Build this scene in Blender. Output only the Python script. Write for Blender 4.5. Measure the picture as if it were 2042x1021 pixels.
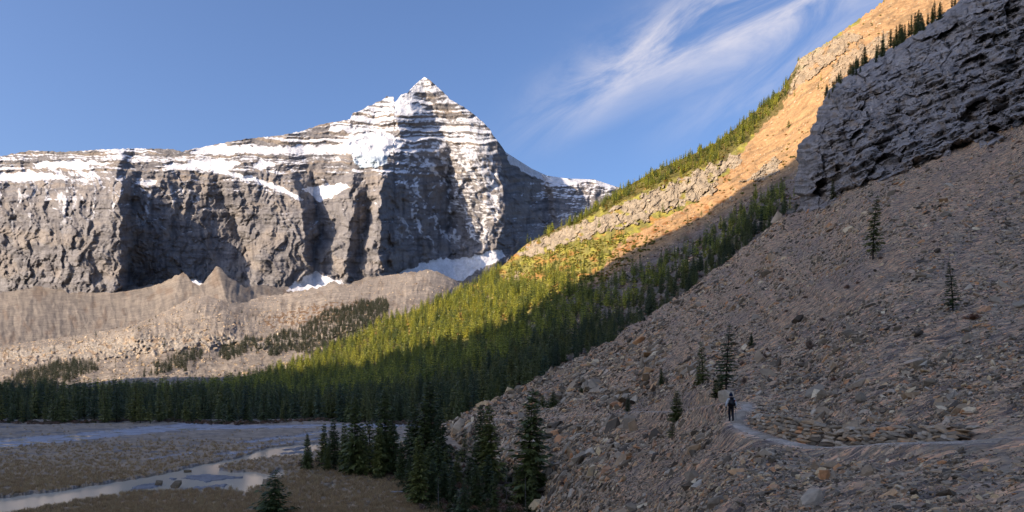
import bpy, bmesh, math, random
import numpy as np
from mathutils import Vector, Matrix, Euler

# ------------------------------------------------------------------ scene, camera, sky, sun
for o in list(bpy.data.objects): bpy.data.objects.remove(o)
SC = bpy.context.scene
COL = SC.collection
FPX, UC, VH, CZ = 1500.0, 1021.0, 730.0, 21.0        # focal length and horizon in photograph pixels, eye height above the river flat

cam = bpy.data.cameras.new('camera'); cam_o = bpy.data.objects.new('camera', cam); COL.objects.link(cam_o)
cam.sensor_width = 36.0; cam.lens = 36.0*FPX/2042.0
cam.shift_y = (VH-510.5)/2042.0
cam.clip_start = 0.5; cam.clip_end = 60000
cam_o.location = (0, 0, CZ); cam_o.rotation_euler = (math.radians(90), 0, 0)
SC.camera = cam_o

SUN_EL, SUN_AZ = math.radians(27.0), math.radians(28.0)   # sun stands on the left, a little behind the camera
SUN = np.array([-math.cos(SUN_EL)*math.cos(SUN_AZ), -math.cos(SUN_EL)*math.sin(SUN_AZ), math.sin(SUN_EL)])

world = bpy.data.worlds.new('World'); SC.world = world; world.use_nodes = True
SKY_STRENGTH = 0.12
def build_world():
    nt = world.node_tree; nt.nodes.clear()
    N = nt.nodes.new; L = nt.links.new
    out = N('ShaderNodeOutputWorld'); bg = N('ShaderNodeBackground'); bg.inputs[1].default_value = SKY_STRENGTH
    sky = N('ShaderNodeTexSky'); sky.sky_type = 'NISHITA'; sky.sun_disc = False
    sky.sun_elevation = SUN_EL; sky.sun_rotation = math.atan2(SUN[0], SUN[1])
    sky.altitude = 1500; sky.air_density = 1.0; sky.dust_density = 10; sky.ozone_density = 9.0
    geo = N('ShaderNodeTexCoord'); sep = N('ShaderNodeSeparateXYZ'); L(geo.outputs['Generated'], sep.inputs[0])
    def M(op, a, b=None, c=None, clamp=False):
        m = N('ShaderNodeMath'); m.operation = op; m.use_clamp = clamp
        for i, x in enumerate((a, b, c)):
            if x is None: continue
            if isinstance(x, (int, float)): m.inputs[i].default_value = x
            else: L(x, m.inputs[i])
        return m.outputs[0]
    ay = M('MAXIMUM', M('ABSOLUTE', sep.outputs[1]), 0.05)
    X = M('DIVIDE', sep.outputs[0], ay); Z = M('DIVIDE', sep.outputs[2], ay)
    # cirrus: coordinates along and across the streaks
    ca, sa = math.cos(math.radians(31)), math.sin(math.radians(31))
    A = M('ADD', M('MULTIPLY', X, ca), M('MULTIPLY', Z, sa))
    B = M('SUBTRACT', M('MULTIPLY', Z, ca), M('MULTIPLY', X, sa))
    cmb = N('ShaderNodeCombineXYZ'); L(M('MULTIPLY', A, 2.6), cmb.inputs[0]); L(M('MULTIPLY', B, 9.0), cmb.inputs[1])
    def noise(vec, scale, detail, rough, dist):
        n = N('ShaderNodeTexNoise'); n.inputs['Scale'].default_value = scale; n.inputs['Detail'].default_value = detail
        n.inputs['Roughness'].default_value = rough; n.inputs['Distortion'].default_value = dist; L(vec, n.inputs['Vector']); return n.outputs[0]
    wisp = noise(cmb.outputs[0], 1.6, 9, 0.62, 0.9)
    cmb2 = N('ShaderNodeCombineXYZ'); L(M('MULTIPLY', A, 1.5), cmb2.inputs[0]); L(M('MULTIPLY', B, 3.2), cmb2.inputs[1])
    big = noise(cmb2.outputs[0], 1.3, 4, 0.5, 0.4)
    # two bundles of wisps, widening up to the right, warped by the big noise
    Bw = M('ADD', B, M('MULTIPLY', M('SUBTRACT', big, 0.5), 0.10))
    def band(cen, wid, a0, a1, gain):
        t = M('DIVIDE', M('SUBTRACT', Bw, cen), wid)
        g = M('POWER', 2.718, M('MULTIPLY', M('MULTIPLY', t, t), -1.0))
        mr = N('ShaderNodeMapRange'); mr.interpolation_type = 'SMOOTHSTEP'; L(A, mr.inputs[0]); mr.inputs[1].default_value = a0; mr.inputs[2].default_value = a1
        return M('MULTIPLY', M('MULTIPLY', g, mr.outputs[0]), gain)
    m = M('ADD', M('ADD', band(0.262, 0.040, 0.08, 0.42, 1.0), band(0.225, 0.035, 0.30, 0.55, 0.95)), band(0.155, 0.03, 0.25, 0.50, 0.40))
    base = N('ShaderNodeMapRange'); base.interpolation_type = 'SMOOTHSTEP'; L(wisp, base.inputs[0]); base.inputs[1].default_value = 0.30; base.inputs[2].default_value = 0.74
    thin = N('ShaderNodeMapRange'); thin.interpolation_type = 'SMOOTHSTEP'; L(big, thin.inputs[0]); thin.inputs[1].default_value = 0.62; thin.inputs[2].default_value = 0.95; thin.inputs[4].default_value = 0.15
    dens = M('ADD', M('MULTIPLY', m, base.outputs[0]), M('MULTIPLY', thin.outputs[0], base.outputs[0]))
    dens = M('MULTIPLY', dens, 0.68, clamp=True)
    up = N('ShaderNodeMapRange'); L(sep.outputs[2], up.inputs[0]); up.inputs[1].default_value = 0.02; up.inputs[2].default_value = 0.15
    dens = M('MULTIPLY', dens, up.outputs[0])
    mix = N('ShaderNodeMixRGB'); L(dens, mix.inputs[0]); L(sky.outputs[0], mix.inputs[1]); mix.inputs[2].default_value = (3.9, 4.05, 4.5, 1)
    L(mix.outputs[0], bg.inputs[0]); L(bg.outputs[0], out.inputs[0])
build_world()

sun = bpy.data.lights.new('sun', 'SUN'); sun.energy = 4.0; sun.angle = math.radians(0.4); sun.color = (1.0, 0.90, 0.75)
sun_o = bpy.data.objects.new('sun', sun); COL.objects.link(sun_o); sun_o.location = (-300, -100, 400)
sun_o.rotation_euler = Vector(SUN).to_track_quat('Z', 'Y').to_euler()

SC.view_settings.view_transform = 'Standard'; SC.view_settings.look = 'None'
SC.view_settings.exposure = 1.08; SC.view_settings.use_white_balance = True; SC.view_settings.white_balance_temperature = 7800; SC.view_settings.white_balance_tint = 15; SC.view_settings.gamma = 1.0

# ------------------------------------------------------------------ number helpers
rng = np.random.default_rng(7)
random.seed(7)
def h2(ix, iy, seed):
    ix = ix.astype(np.int64); iy = iy.astype(np.int64)
    h = (ix*374761393 + iy*668265263 + seed*974634777) & 0xffffffff
    h = ((h ^ (h >> 13))*1274126177) & 0xffffffff
    h = ((h ^ (h >> 16))*2246822519) & 0xffffffff
    return (h ^ (h >> 15)) & 0xffffffff
def noise2(x, y, seed=0):
    x = np.asarray(x, float); y = np.asarray(y, float)
    xi = np.floor(x); yi = np.floor(y); fx = x-xi; fy = y-yi
    w = lambda t: t*t*t*(t*(t*6-15)+10)
    def g(dx, dy):
        a = h2(xi+dx, yi+dy, seed)*(2*math.pi/4294967296.0)
        return np.cos(a)*(fx-dx)+np.sin(a)*(fy-dy)
    u, v = w(fx), w(fy)
    a = g(0, 0)*(1-u)+g(1, 0)*u; b = g(0, 1)*(1-u)+g(1, 1)*u
    return (a*(1-v)+b*v)*1.41
def fbm(x, y, oct=5, seed=0, gain=0.5, lac=2.03):
    s = 0; a = 1.0
    for i in range(oct):
        s = s+a*noise2(x, y, seed+i*17); a *= gain; x = x*lac+3.1; y = y*lac-7.7
    return s
def ridged(x, y, oct=5, seed=0, gain=0.5):
    s = 0; a = 1.0
    for i in range(oct):
        s = s+a*(1-2*np.abs(noise2(x, y, seed+i*13))); a *= gain; x = x*2.05+1.7; y = y*2.05+9.2
    return s
def cells(x, y, seed=0):
    """distance to nearest cell centre, random value of that cell"""
    xi = np.floor(x); yi = np.floor(y); best = np.full(np.shape(x), 9.0); sec = best.copy(); val = np.zeros(np.shape(x))
    for dx in (-1, 0, 1):
        for dy in (-1, 0, 1):
            h = h2(xi+dx, yi+dy, seed); px = xi+dx+(h & 0xffff)/65536.0; py = yi+dy+((h >> 16) & 0xffff)/65536.0
            d = (px-x)**2+(py-y)**2; m = d < best
            sec = np.where(m, best, np.minimum(sec, d)); val = np.where(m, (h2(xi+dx, yi+dy, seed+5) & 0xffff)/65536.0, val); best = np.where(m, d, best)
    return np.sqrt(best), np.sqrt(sec), val
def facets(x, y, amp, tilt, seed=0):
    """blocky rock: every cell is a plane of its own height and tilt"""
    xi = np.floor(x); yi = np.floor(y); best = np.full(np.shape(x), 9.0); sec = best.copy(); val = np.zeros(np.shape(x))
    for dx in (-1, 0, 1):
        for dy in (-1, 0, 1):
            h = h2(xi+dx, yi+dy, seed); px = xi+dx+(h & 0xffff)/65536.0; py = yi+dy+((h >> 16) & 0xffff)/65536.0; g = h2(xi+dx, yi+dy, seed+5)
            ex, ey = x-px, y-py; d = np.maximum(np.abs(ex), np.abs(ey))**2; m = d < best
            f = ((g & 0x3ff)/1023.0-0.5)*amp+(((g >> 10) & 0x3ff)/1023.0-0.5)*2*tilt*ex+(((g >> 20) & 0x3ff)/1023.0-0.35)*2*tilt*ey
            sec = np.where(m, best, np.minimum(sec, d)); val = np.where(m, f, val); best = np.where(m, d, best)
    return val, np.sqrt(sec)-np.sqrt(best)
def sstep(a, b, x):
    t = np.clip((x-a)/(b-a), 0, 1); return t*t*(3-2*t)
def inpoly(U, V, poly):
    ins = np.zeros(np.shape(U), bool); n = len(poly)
    for i in range(n):
        x0, y0 = poly[i]; x1, y1 = poly[(i+1) % n]
        if y0 == y1: continue
        c = ((y0 > V) != (y1 > V)) & (U < (x1-x0)*(V-y0)/(y1-y0)+x0)
        ins ^= c
    return ins
def soft(U, V, poly, amp=6, scale=20, seed=3):
    a = fbm(U/scale, V/scale, 3, seed)*amp; b = fbm(U/scale+50, V/scale+20, 3, seed+9)*amp
    return inpoly(U+a, V+b, poly).astype(float)
class TPS:
    def __init__(s, pts, vals):
        P = np.array(pts, float)/400.0; n = len(P); s.P = P
        r2 = ((P[:, None]-P[None])**2).sum(-1); K = np.where(r2 > 0, r2*np.log(r2+1e-12), 0)
        A = np.zeros((n+3, n+3)); A[:n, :n] = K+np.eye(n)*1e-3; A[:n, n] = 1; A[:n, n+1:] = P; A[n, :n] = 1; A[n+1:, :n] = P.T
        s.w = np.linalg.solve(A, np.concatenate([vals, [0, 0, 0]]))
    def __call__(s, U, V):
        x = np.asarray(U, float)/400.0; y = np.asarray(V, float)/400.0; n = len(s.P); r = s.w[n]+s.w[n+1]*x+s.w[n+2]*y
        for i in range(n):
            q = (x-s.P[i, 0])**2+(y-s.P[i, 1])**2; r = r+s.w[i]*q*np.log(q+1e-12)
        return r
def depth_surface(ctrl):
    t = TPS([(a, b) for a, b, c in ctrl], np.log([c for a, b, c in ctrl])); return lambda U, V: np.exp(t(U, V))
def PX(U, V, D):
    U = np.asarray(U, float); V = np.asarray(V, float); D = np.asarray(D, float)
    return np.stack([(U-UC)/FPX*D, D+0*U, CZ+(VH-V)/FPX*D], -1)
def flat_d(V): return CZ*FPX/np.maximum(np.asarray(V, float)-VH, 1.0)
def ipl(pts, x):
    pts = sorted(pts); return np.interp(x, [p[0] for p in pts], [p[1] for p in pts])

# ------------------------------------------------------------------ object helpers
def link(o, parent=None):
    COL.objects.link(o)
    if parent is not None: o.parent = parent
    return o
def tag(o, label=None, cat=None, group=None, kind=None):
    if label: o['label'] = label
    if cat: o['category'] = cat
    if group: o['group'] = group
    if kind: o['kind'] = kind
    return o
def raw_mesh(name, verts, faces, mats, matidx=None, smooth=False, loops=4):
    """verts (n,3), faces (m,k) all with k corners"""
    me = bpy.data.meshes.new(name); verts = np.ascontiguousarray(verts, np.float32); faces = np.ascontiguousarray(faces, np.int32)
    k = faces.shape[1]
    me.vertices.add(len(verts)); me.vertices.foreach_set('co', verts.ravel())
    me.loops.add(faces.size); me.loops.foreach_set('vertex_index', faces.ravel())
    me.polygons.add(len(faces)); me.polygons.foreach_set('loop_start', np.arange(0, faces.size, k, dtype=np.int32))
    for m in mats: me.materials.append(m)
    if matidx is not None: me.polygons.foreach_set('material_index', np.ascontiguousarray(matidx, np.int32))
    me.polygons.foreach_set('use_smooth', np.full(len(faces), bool(smooth)))
    me.update(calc_edges=True); return me
def grid_faces(nr, nc):
    i = np.arange(nr*nc).reshape(nr, nc)
    return np.stack([i[:-1, :-1], i[1:, :-1], i[1:, 1:], i[:-1, 1:]], -1).reshape(-1, 4)
def sheet(name, P, col, mat, facemask=None, smooth=True, extra=None):
    nr, nc = P.shape[:2]; F = grid_faces(nr, nc)
    if facemask is not None: F = F[facemask.ravel()]
    used = np.zeros(nr*nc, bool); used[F.ravel()] = True; remap = np.cumsum(used)-1
    me = raw_mesh(name, P.reshape(-1, 3)[used], remap[F], [mat], smooth=smooth)
    a = me.color_attributes.new('Col', 'FLOAT_COLOR', 'POINT')
    c4 = np.ones((used.sum(), 4), np.float32); c4[:, :3] = col.reshape(-1, 3)[used]; a.data.foreach_set('color', c4.ravel())
    return link(bpy.data.objects.new(name, me))
def normals(P):
    du = np.gradient(P, axis=1); dv = np.gradient(P, axis=0); n = np.cross(dv, du)
    n /= np.linalg.norm(n, axis=-1, keepdims=True)+1e-9
    s = np.sign((n*(P-np.array([0, 0, CZ]))).sum(-1, keepdims=True)); return -n*s
def lerp(a, b, t): return a+(np.asarray(b)-a)*t[..., None]
def const(shape, c): return np.broadcast_to(np.array(c, float), shape+(3,)).copy()

# ------------------------------------------------------------------ materials
def new_mat(name):
    m = bpy.data.materials.new(name); m.use_nodes = True; nt = m.node_tree
    b = nt.nodes['Principled BSDF']; return m, nt, b
def node(nt, t, **kw):
    n = nt.nodes.new(t)
    for k, v in kw.items(): setattr(n, k, v)
    return n
def tex_noise(nt, vec, scale, detail=6, rough=0.6):
    n = node(nt, 'ShaderNodeTexNoise'); n.inputs['Scale'].default_value = scale; n.inputs['Detail'].default_value = detail; n.inputs['Roughness'].default_value = rough
    if vec is not None: nt.links.new(vec, n.inputs['Vector'])
    return n
def ramp(nt, fac, stops):
    r = node(nt, 'ShaderNodeValToRGB'); e = r.color_ramp.elements
    while len(e) < len(stops): e.new(0.5)
    for i, (p, c) in enumerate(stops): e[i].position = p; e[i].color = (*c, 1)
    nt.links.new(fac, r.inputs[0]); return r
def mul(nt, a, b, fac=1.0):
    m = node(nt, 'ShaderNodeMixRGB', blend_type='MULTIPLY'); m.inputs[0].default_value = fac
    nt.links.new(a, m.inputs[1]); nt.links.new(b, m.inputs[2]); return m.outputs[0]
def terrain_mat(name, s1, s2, var=0.35, bump=0.4, bdist=1.0, rough=0.95):
    """vertex colour of the rock or soil, broken up by two scales of procedural noise"""
    m, nt, b = new_mat(name); L = nt.links.new
    tc = node(nt, 'ShaderNodeTexCoord'); at = node(nt, 'ShaderNodeAttribute', attribute_name='Col')
    n1 = tex_noise(nt, tc.outputs['Object'], s1, 8, 0.65); n2 = tex_noise(nt, tc.outputs['Object'], s2, 5, 0.7)
    r1 = ramp(nt, n1.outputs[0], [(0.25, (1-var,)*3), (0.75, (1+var,)*3)]); r2 = ramp(nt, n2.outputs[0], [(0.25, (1-var,)*3), (0.75, (1+var, 1+var*.95, 1+var*.9))])
    c = mul(nt, mul(nt, at.outputs[0], r1.outputs[0]), r2.outputs[0]); L(c, b.inputs['Base Color'])
    b.inputs['Roughness'].default_value = rough; b.inputs['Specular IOR Level'].default_value = 0.15
    bp = node(nt, 'ShaderNodeBump'); bp.inputs['Strength'].default_value = bump; bp.inputs['Distance'].default_value = bdist
    L(n2.outputs[0], bp.inputs['Height']); L(bp.outputs[0], b.inputs['Normal']); return m
M_MOUNT = terrain_mat('mountain_rock', 0.01, 0.045, 0.25, 0.6, 12.0)
M_MOR = terrain_mat('moraine_rubble', 0.02, 0.15, 0.38, 0.9, 5.0)
M_HILL = terrain_mat('hillside_ground', 0.10, 0.5, 0.42, 0.6, 0.8)
M_CRAG = terrain_mat('crag_rock', 0.12, 0.9, 0.4, 0.8, 0.6)
M_FLAT = terrain_mat('river_flat_soil', 0.25, 2.2, 0.35, 0.7, 0.15)
M_TRAIL = terrain_mat('trail_gravel', 1.2, 9.0, 0.45, 0.9, 0.05)
M_SHADEMT = terrain_mat('far_slope_rock', 0.01, 0.05, 0.3, 0.5, 10)

def talus_mat():
    m, nt, b = new_mat('scree_stones'); L = nt.links.new
    tc = node(nt, 'ShaderNodeTexCoord'); at = node(nt, 'ShaderNodeAttribute', attribute_name='Col')
    mp = node(nt, 'ShaderNodeMapping'); mp.inputs['Rotation'].default_value = (0, 0.6, 0.25); mp.inputs['Scale'].default_value = (0.55, 1.0, 1.3); L(tc.outputs['Object'], mp.inputs[0])
    hs = []; c = at.outputs[0]
    for sc, v in ((1.6, 0.55), (5.5, 0.45)):
        vo = node(nt, 'ShaderNodeTexVoronoi'); vo.inputs['Scale'].default_value = sc; L(mp.outputs[0], vo.inputs['Vector'])
        sp = node(nt, 'ShaderNodeSeparateColor'); L(vo.outputs['Color'], sp.inputs[0])
        r = ramp(nt, sp.outputs[0], [(0.0, (1-v, 1-v, 1-v*.85)), (0.45, (1, 1, 1)), (0.78, (1+v*.6, 1+v*.5, 1+v*.5)), (1.0, (1+v*1.4, 1+v*.75, 1+v*.45))]); c = mul(nt, c, r.outputs[0]); hs.append(vo.outputs['Distance'])
    L(c, b.inputs['Base Color']); b.inputs['Roughness'].default_value = 0.9; b.inputs['Specular IOR Level'].default_value = 0.25
    bp = node(nt, 'ShaderNodeBump'); bp.invert = True; bp.inputs['Strength'].default_value = 1.0; bp.inputs['Distance'].default_value = 0.35; L(hs[0], bp.inputs['Height'])
    b2 = node(nt, 'ShaderNodeBump'); b2.invert = True; b2.inputs['Strength'].default_value = 0.8; b2.inputs['Distance'].default_value = 0.1; L(hs[1], b2.inputs['Height']); L(bp.outputs[0], b2.inputs['Normal'])
    L(b2.outputs[0], b.inputs['Normal']); return m
M_TALUS = talus_mat()

def stone_mat(name, stops):
    m, nt, b = new_mat(name); L = nt.links.new
    at = node(nt, 'ShaderNodeAttribute', attribute_type='INSTANCER', attribute_name='tint')
    tc = node(nt, 'ShaderNodeTexCoord'); n = tex_noise(nt, tc.outputs['Object'], 3.5, 6, 0.7)
    r = ramp(nt, at.outputs['Fac'], stops); r2 = ramp(nt, n.outputs[0], [(0.25, (0.68, 0.68, 0.7)), (0.75, (1.3, 1.28, 1.25))])
    L(mul(nt, r.outputs[0], r2.outputs[0]), b.inputs['Base Color']); b.inputs['Roughness'].default_value = 0.85; b.inputs['Specular IOR Level'].default_value = 0.3
    bp = node(nt, 'ShaderNodeBump'); bp.inputs['Strength'].default_value = 0.5; bp.inputs['Distance'].default_value = 0.05; L(n.outputs[0], bp.inputs['Height']); L(bp.outputs[0], b.inputs['Normal']); return m
M_STONE = stone_mat('talus_slab', [(0.0, (0.090, 0.068, 0.047)), (0.20, (0.220, 0.166, 0.107)), (0.42, (0.360, 0.290, 0.206)), (0.6, (0.430, 0.280, 0.155)), (0.74, (0.540, 0.451, 0.335)), (0.86, (0.600, 0.275, 0.120)), (0.94, (0.700, 0.503, 0.275)), (1.0, (0.800, 0.646, 0.430))])

def leaf_mat(name, stops, trans=0.25):
    m, nt, b = new_mat(name); L = nt.links.new
    oi = node(nt, 'ShaderNodeObjectInfo'); tc = node(nt, 'ShaderNodeTexCoord')
    r = ramp(nt, oi.outputs['Random'], stops)
    n = tex_noise(nt, tc.outputs['Object'], 1.3, 3, 0.6); r2 = ramp(nt, n.outputs[0], [(0.3, (0.6, 0.65, 0.6)), (0.7, (1.35, 1.3, 1.2))])
    c = mul(nt, r.outputs[0], r2.outputs[0]); L(c, b.inputs['Base Color']); b.inputs['Roughness'].default_value = 0.5; b.inputs['Specular IOR Level'].default_value = 0.45
    tr = node(nt, 'ShaderNodeBsdfTranslucent'); L(c, tr.inputs[0]); mx = node(nt, 'ShaderNodeMixShader'); mx.inputs[0].default_value = trans
    L(b.outputs[0], mx.inputs[1]); L(tr.outputs[0], mx.inputs[2]); L(mx.outputs[0], nt.nodes['Material Output'].inputs[0]); return m
M_NEEDLE = leaf_mat('spruce_needles', [(0.0, (0.065, 0.09, 0.036)), (0.5, (0.105, 0.13, 0.042)), (1.0, (0.17, 0.18, 0.05))])
M_NEEDLE_FAR = leaf_mat('forest_needles', [(0.0, (0.06, 0.095, 0.055)), (0.45, (0.12, 0.15, 0.06)), (1.0, (0.22, 0.22, 0.065))], 0.22)
M_NEEDLE_LIT = leaf_mat('sun_tinted_needles', [(0.0, (0.065, 0.105, 0.034)), (0.35, (0.17, 0.205, 0.044)), (0.75, (0.34, 0.36, 0.058)), (1.0, (0.44, 0.41, 0.068))], 0.25)  # lit copy of the forest needles: sunlight put into a brighter, yellower colour
M_NEEDLE_DULL = leaf_mat('young_moraine_needles', [(0.0, (0.03, 0.045, 0.026)), (1.0, (0.06, 0.065, 0.032))], 0.2)
M_SHRUB = leaf_mat('bare_red_twigs', [(0.0, (0.19, 0.10, 0.07)), (0.5, (0.22, 0.145, 0.11)), (1.0, (0.28, 0.12, 0.06))], 0.1)
M_SHRUBG = leaf_mat('green_shrub_leaves', [(0.0, (0.035, 0.05, 0.02)), (0.6, (0.08, 0.085, 0.025)), (1.0, (0.16, 0.11, 0.03))], 0.2)
M_ALPINE = leaf_mat('autumn_shrub_leaves', [(0.0, (0.11, 0.13, 0.025)), (0.5, (0.24, 0.23, 0.04)), (0.8, (0.32, 0.24, 0.045)), (1.0, (0.36, 0.15, 0.035))], 0.3)
M_GRASS = leaf_mat('dry_sedge', [(0.0, (0.42, 0.275, 0.155)), (0.6, (0.54, 0.36, 0.20)), (1.0, (0.62, 0.45, 0.26))], 0.5)
def plain(name, c, rough=0.8, spec=0.3, nscale=8.0, var=0.3):
    m, nt, b = new_mat(name); tc = node(nt, 'ShaderNodeTexCoord'); n = tex_noise(nt, tc.outputs['Object'], nscale, 5, 0.6)
    r = ramp(nt, n.outputs[0], [(0.25, tuple(x*(1-var) for x in c)), (0.75, tuple(min(1, x*(1+var)) for x in c))]); nt.links.new(r.outputs[0], b.inputs['Base Color'])
    b.inputs['Roughness'].default_value = rough; b.inputs['Specular IOR Level'].default_value = spec; return m
M_BARK = plain('spruce_bark', (0.075, 0.06, 0.05), 0.95, 0.1)
M_SNAG = plain('dead_grey_wood', (0.20, 0.185, 0.17), 0.9, 0.1)
M_PLANK = plain('weathered_plank', (0.30, 0.285, 0.27), 0.9, 0.1, 3)

# ------------------------------------------------------------------ the snowy mountain
def row_features(U, V, lines):
    """vertical ridge and gully lines, each [(v, u, offset), ...]: offset interpolated along the line and linearly between lines"""
    shp = U.shape; vs = V.ravel(); us = U.ravel()
    LU = np.stack([np.interp(vs, [p[0] for p in l], [p[1] for p in l]) for l in lines]); LO = np.stack([np.interp(vs, [p[0] for p in l], [p[2] for p in l]) for l in lines])
    r = np.where(us < LU[0], LO[0], LO[-1])
    for i in range(len(lines)-1):
        a, b = LU[i], LU[i+1]; m = (us >= a) & (us < b); t = np.clip((us-a)/np.maximum(b-a, 1e-3), 0, 1); r = np.where(m, LO[i]+(LO[i+1]-LO[i])*t, r)
    return r.reshape(shp)

SKYLINE = [(-60, 318), (0, 312), (60, 300), (130, 303), (200, 298), (273, 296), (340, 297), (362, 302), (430, 288), (490, 277), (560, 270), (600, 262), (640, 248), (698, 238), (703, 226), (716, 222), (730, 214), (760, 200), (769, 195), (771, 192), (785, 193), (787, 204), (792, 200), (800, 189), (812, 186), (830, 166), (846, 153), (856, 159), (870, 171), (890, 189), (897, 198), (910, 205), (930, 217), (945, 228), (960, 240), (975, 256), (985, 272), (1000, 291), (1008, 303), (1025, 314), (1060, 336), (1090, 350), (1130, 356), (1185, 358), (1222, 370), (1320, 400)]
def build_mountain():
    us = np.arange(-60, 1300, 1.7); n = 330; w = np.linspace(0, 1, n)
    vt = ipl(SKYLINE, us)+fbm(us/9.0, us*0+3, 3, 5)*1.6*(us < 1000)
    vb = ipl([(-60, 620), (700, 610), (850, 590), (1000, 560), (1300, 480)], us)
    U = np.broadcast_to(us, (n, len(us))).copy(); V = vt[None]+(vb-vt)[None]*w[:, None]
    base = depth_surface([(-60, 312, 5080), (130, 303, 5130), (273, 296, 5150), (430, 288, 5250), (600, 262, 5420), (704, 225, 5600), (846, 153, 5850), (930, 217, 5800), (1000, 293, 5780), (1090, 350, 6200), (1220, 370, 6500), (1300, 395, 6600),
        (-60, 600, 4600), (273, 600, 4650), (600, 590, 4700), (800, 560, 4850), (1000, 520, 5250), (1200, 450, 6000), (1300, 470, 6200),
        (-60, 370, 4800), (273, 350, 4850), (440, 355, 4900), (600, 400, 4960), (740, 355, 5080), (700, 310, 5280), (850, 300, 5450), (850, 230, 5720), (1000, 380, 5600), (1100, 400, 5950)])
    D = base(U, V); grad = np.maximum(-(np.gradient(D, axis=0)/np.maximum(np.gradient(V, axis=0), 1e-3)), 0.3)
    lines = [
        [(140, -40, 0), (600, -40, 40)],
        [(140, 120, 0), (340, 120, -40), (400, 130, -190), (600, 150, -230)],
        [(140, 235, 0), (340, 235, -70), (385, 240, -230), (600, 240, -260)],
        [(140, 268, 0), (340, 268, 10), (400, 266, 30), (600, 262, 0)],
        [(140, 420, 0), (340, 425, 20), (390, 441, 110), (450, 470, 150), (500, 490, 120), (545, 470, 60), (600, 470, 30)],
        [(140, 470, 0), (340, 480, -10), (390, 455, 60), (450, 492, 60), (500, 500, 70), (545, 485, 10), (600, 485, 0)],
        [(140, 520, 0), (340, 530, -15), (400, 545, -40), (450, 555, -30), (500, 520, -30), (600, 520, -60)],
        [(140, 560, 0), (340, 575, -20), (400, 598, -90), (450, 607, -110), (500, 612, -90), (560, 600, -60), (600, 600, -40)],
        [(140, 600, 0), (340, 612, 10), (400, 627, 80), (450, 639, 90), (490, 632, 60), (530, 625, -10), (600, 625, -30)],
        [(140, 650, 0), (340, 660, 10), (400, 668, 10), (450, 672, -10), (500, 665, -50), (600, 660, -60)],
        [(140, 690, 0), (330, 700, -20), (380, 712, -70), (430, 700, -60), (500, 690, -90), (600, 690, -70)],
        [(140, 715, 0), (330, 722, 0), (380, 730, -10), (430, 735, 60), (480, 725, 10), (540, 715, -40), (600, 715, -40)],
        [(140, 745, 10), (300, 752, 0), (350, 762, -120), (400, 758, -120), (450, 755, -110), (520, 758, -110), (600, 760, -60)],
        [(140, 790, 0), (195, 801, -10), (235, 790, -70), (300, 800, -40), (350, 790, -30), (420, 785, 0), (600, 800, 10)],
        [(140, 805, 0), (195, 815, -10), (230, 818, -60), (260, 830, 10), (300, 850, 60), (400, 850, 120), (500, 850, 130), (600, 850, 90)],
        [(140, 838, 0), (195, 850, 20), (250, 880, 70), (300, 900, 90), (360, 893, 250), (450, 895, 260), (520, 905, 150), (600, 900, 90)],
        [(140, 850, -20), (200, 868, 0), (250, 893, 75), (300, 915, 40), (360, 915, 130), (450, 930, 120), (520, 935, 60), (600, 930, 60)],
        [(140, 880, 20), (200, 900, 0), (250, 940, 0), (300, 950, -20), (360, 955, 20), (450, 965, 30), (520, 960, 10), (600, 960, 10)],
        [(140, 920, 60), (200, 940, 30), (260, 982, -20), (300, 995, -60), (360, 1000, -60), (430, 1003, -70), (500, 990, -20), (600, 990, 0)],
        [(140, 960, 90), (220, 985, 90), (260, 1000, 60), (300, 1015, 40), (360, 1040, 120), (430, 1060, 120), (480, 1050, 60), (600, 1050, 60)],
        [(140, 1050, 90), (300, 1050, 90), (350, 1085, 150), (400, 1098, 160), (450, 1100, 120), (600, 1100, 90)],
        [(140, 1080, 90), (300, 1080, 60), (350, 1100, 60), (400, 1106, 70), (450, 1110, 60), (600, 1110, 60)],
        [(140, 1210, 0), (600, 1210, -60)], [(140, 1300, 0), (600, 1300, 0)]]
    D += row_features(U+fbm(U/30, V/30, 4, 11)*7, V, lines)*1.5; D0 = D.copy()
    # relief: gullies that run down the walls, blocky ribs, layered benches
    lower = sstep(300, 375, V+(U > 760)*(-10))
    wall = np.clip(lower, 0, 1)
    D += ridged(U/46+fbm(U/60, V/60, 3, 2)*0.5, V/120, 5, 21, 0.55)*-24*(0.18+0.82*wall)
    D += fbm(U/22, V/26, 5, 31, 0.5)*11*(0.35+0.65*wall)
    W1, x1 = facets((U+fbm(U/30, V/30, 3, 23)*9)/30, (V+fbm(U/30, V/30, 3, 24)*9+0.3*U)/40, 34, 26, 25); W2, x2 = facets((U+fbm(U/12, V/12, 3, 26)*4)/11, (V+0.3*U)/14, 13, 10, 27)
    D += (W1*0.5+W2*0.3+sstep(0.06, 0, x1)*6)*wall+(W2*0.35)*(1-wall)
    Vw = V+fbm(U/90, V/60, 3, 41)*7-(U-600)*0.012+fbm(U/16, V/16, 3, 44)*2.0
    for per, wt, off in ((21.0, 0.45, 0), (9.2, 0.42, 3), (4.9, 0.26, 1)):
        t = -Vw/per+off; ft = t-np.floor(t); st = np.floor(t)+sstep(0.58, 0.96, ft)
        D += wt*per*np.clip(grad, 0.8, 4.5)*(st-t)*(1-0.45*wall)*(0.6+0.8*np.clip(0.5+fbm(U/55, V/40, 2, 51), 0, 1))
    # polygons of standing snow and ice
    HG = [(678, 292), (690, 280), (712, 268), (740, 262), (772, 270), (800, 279), (805, 290), (788, 297), (776, 305), (773, 322), (752, 334), (724, 336), (708, 326), (704, 312)]
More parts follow.
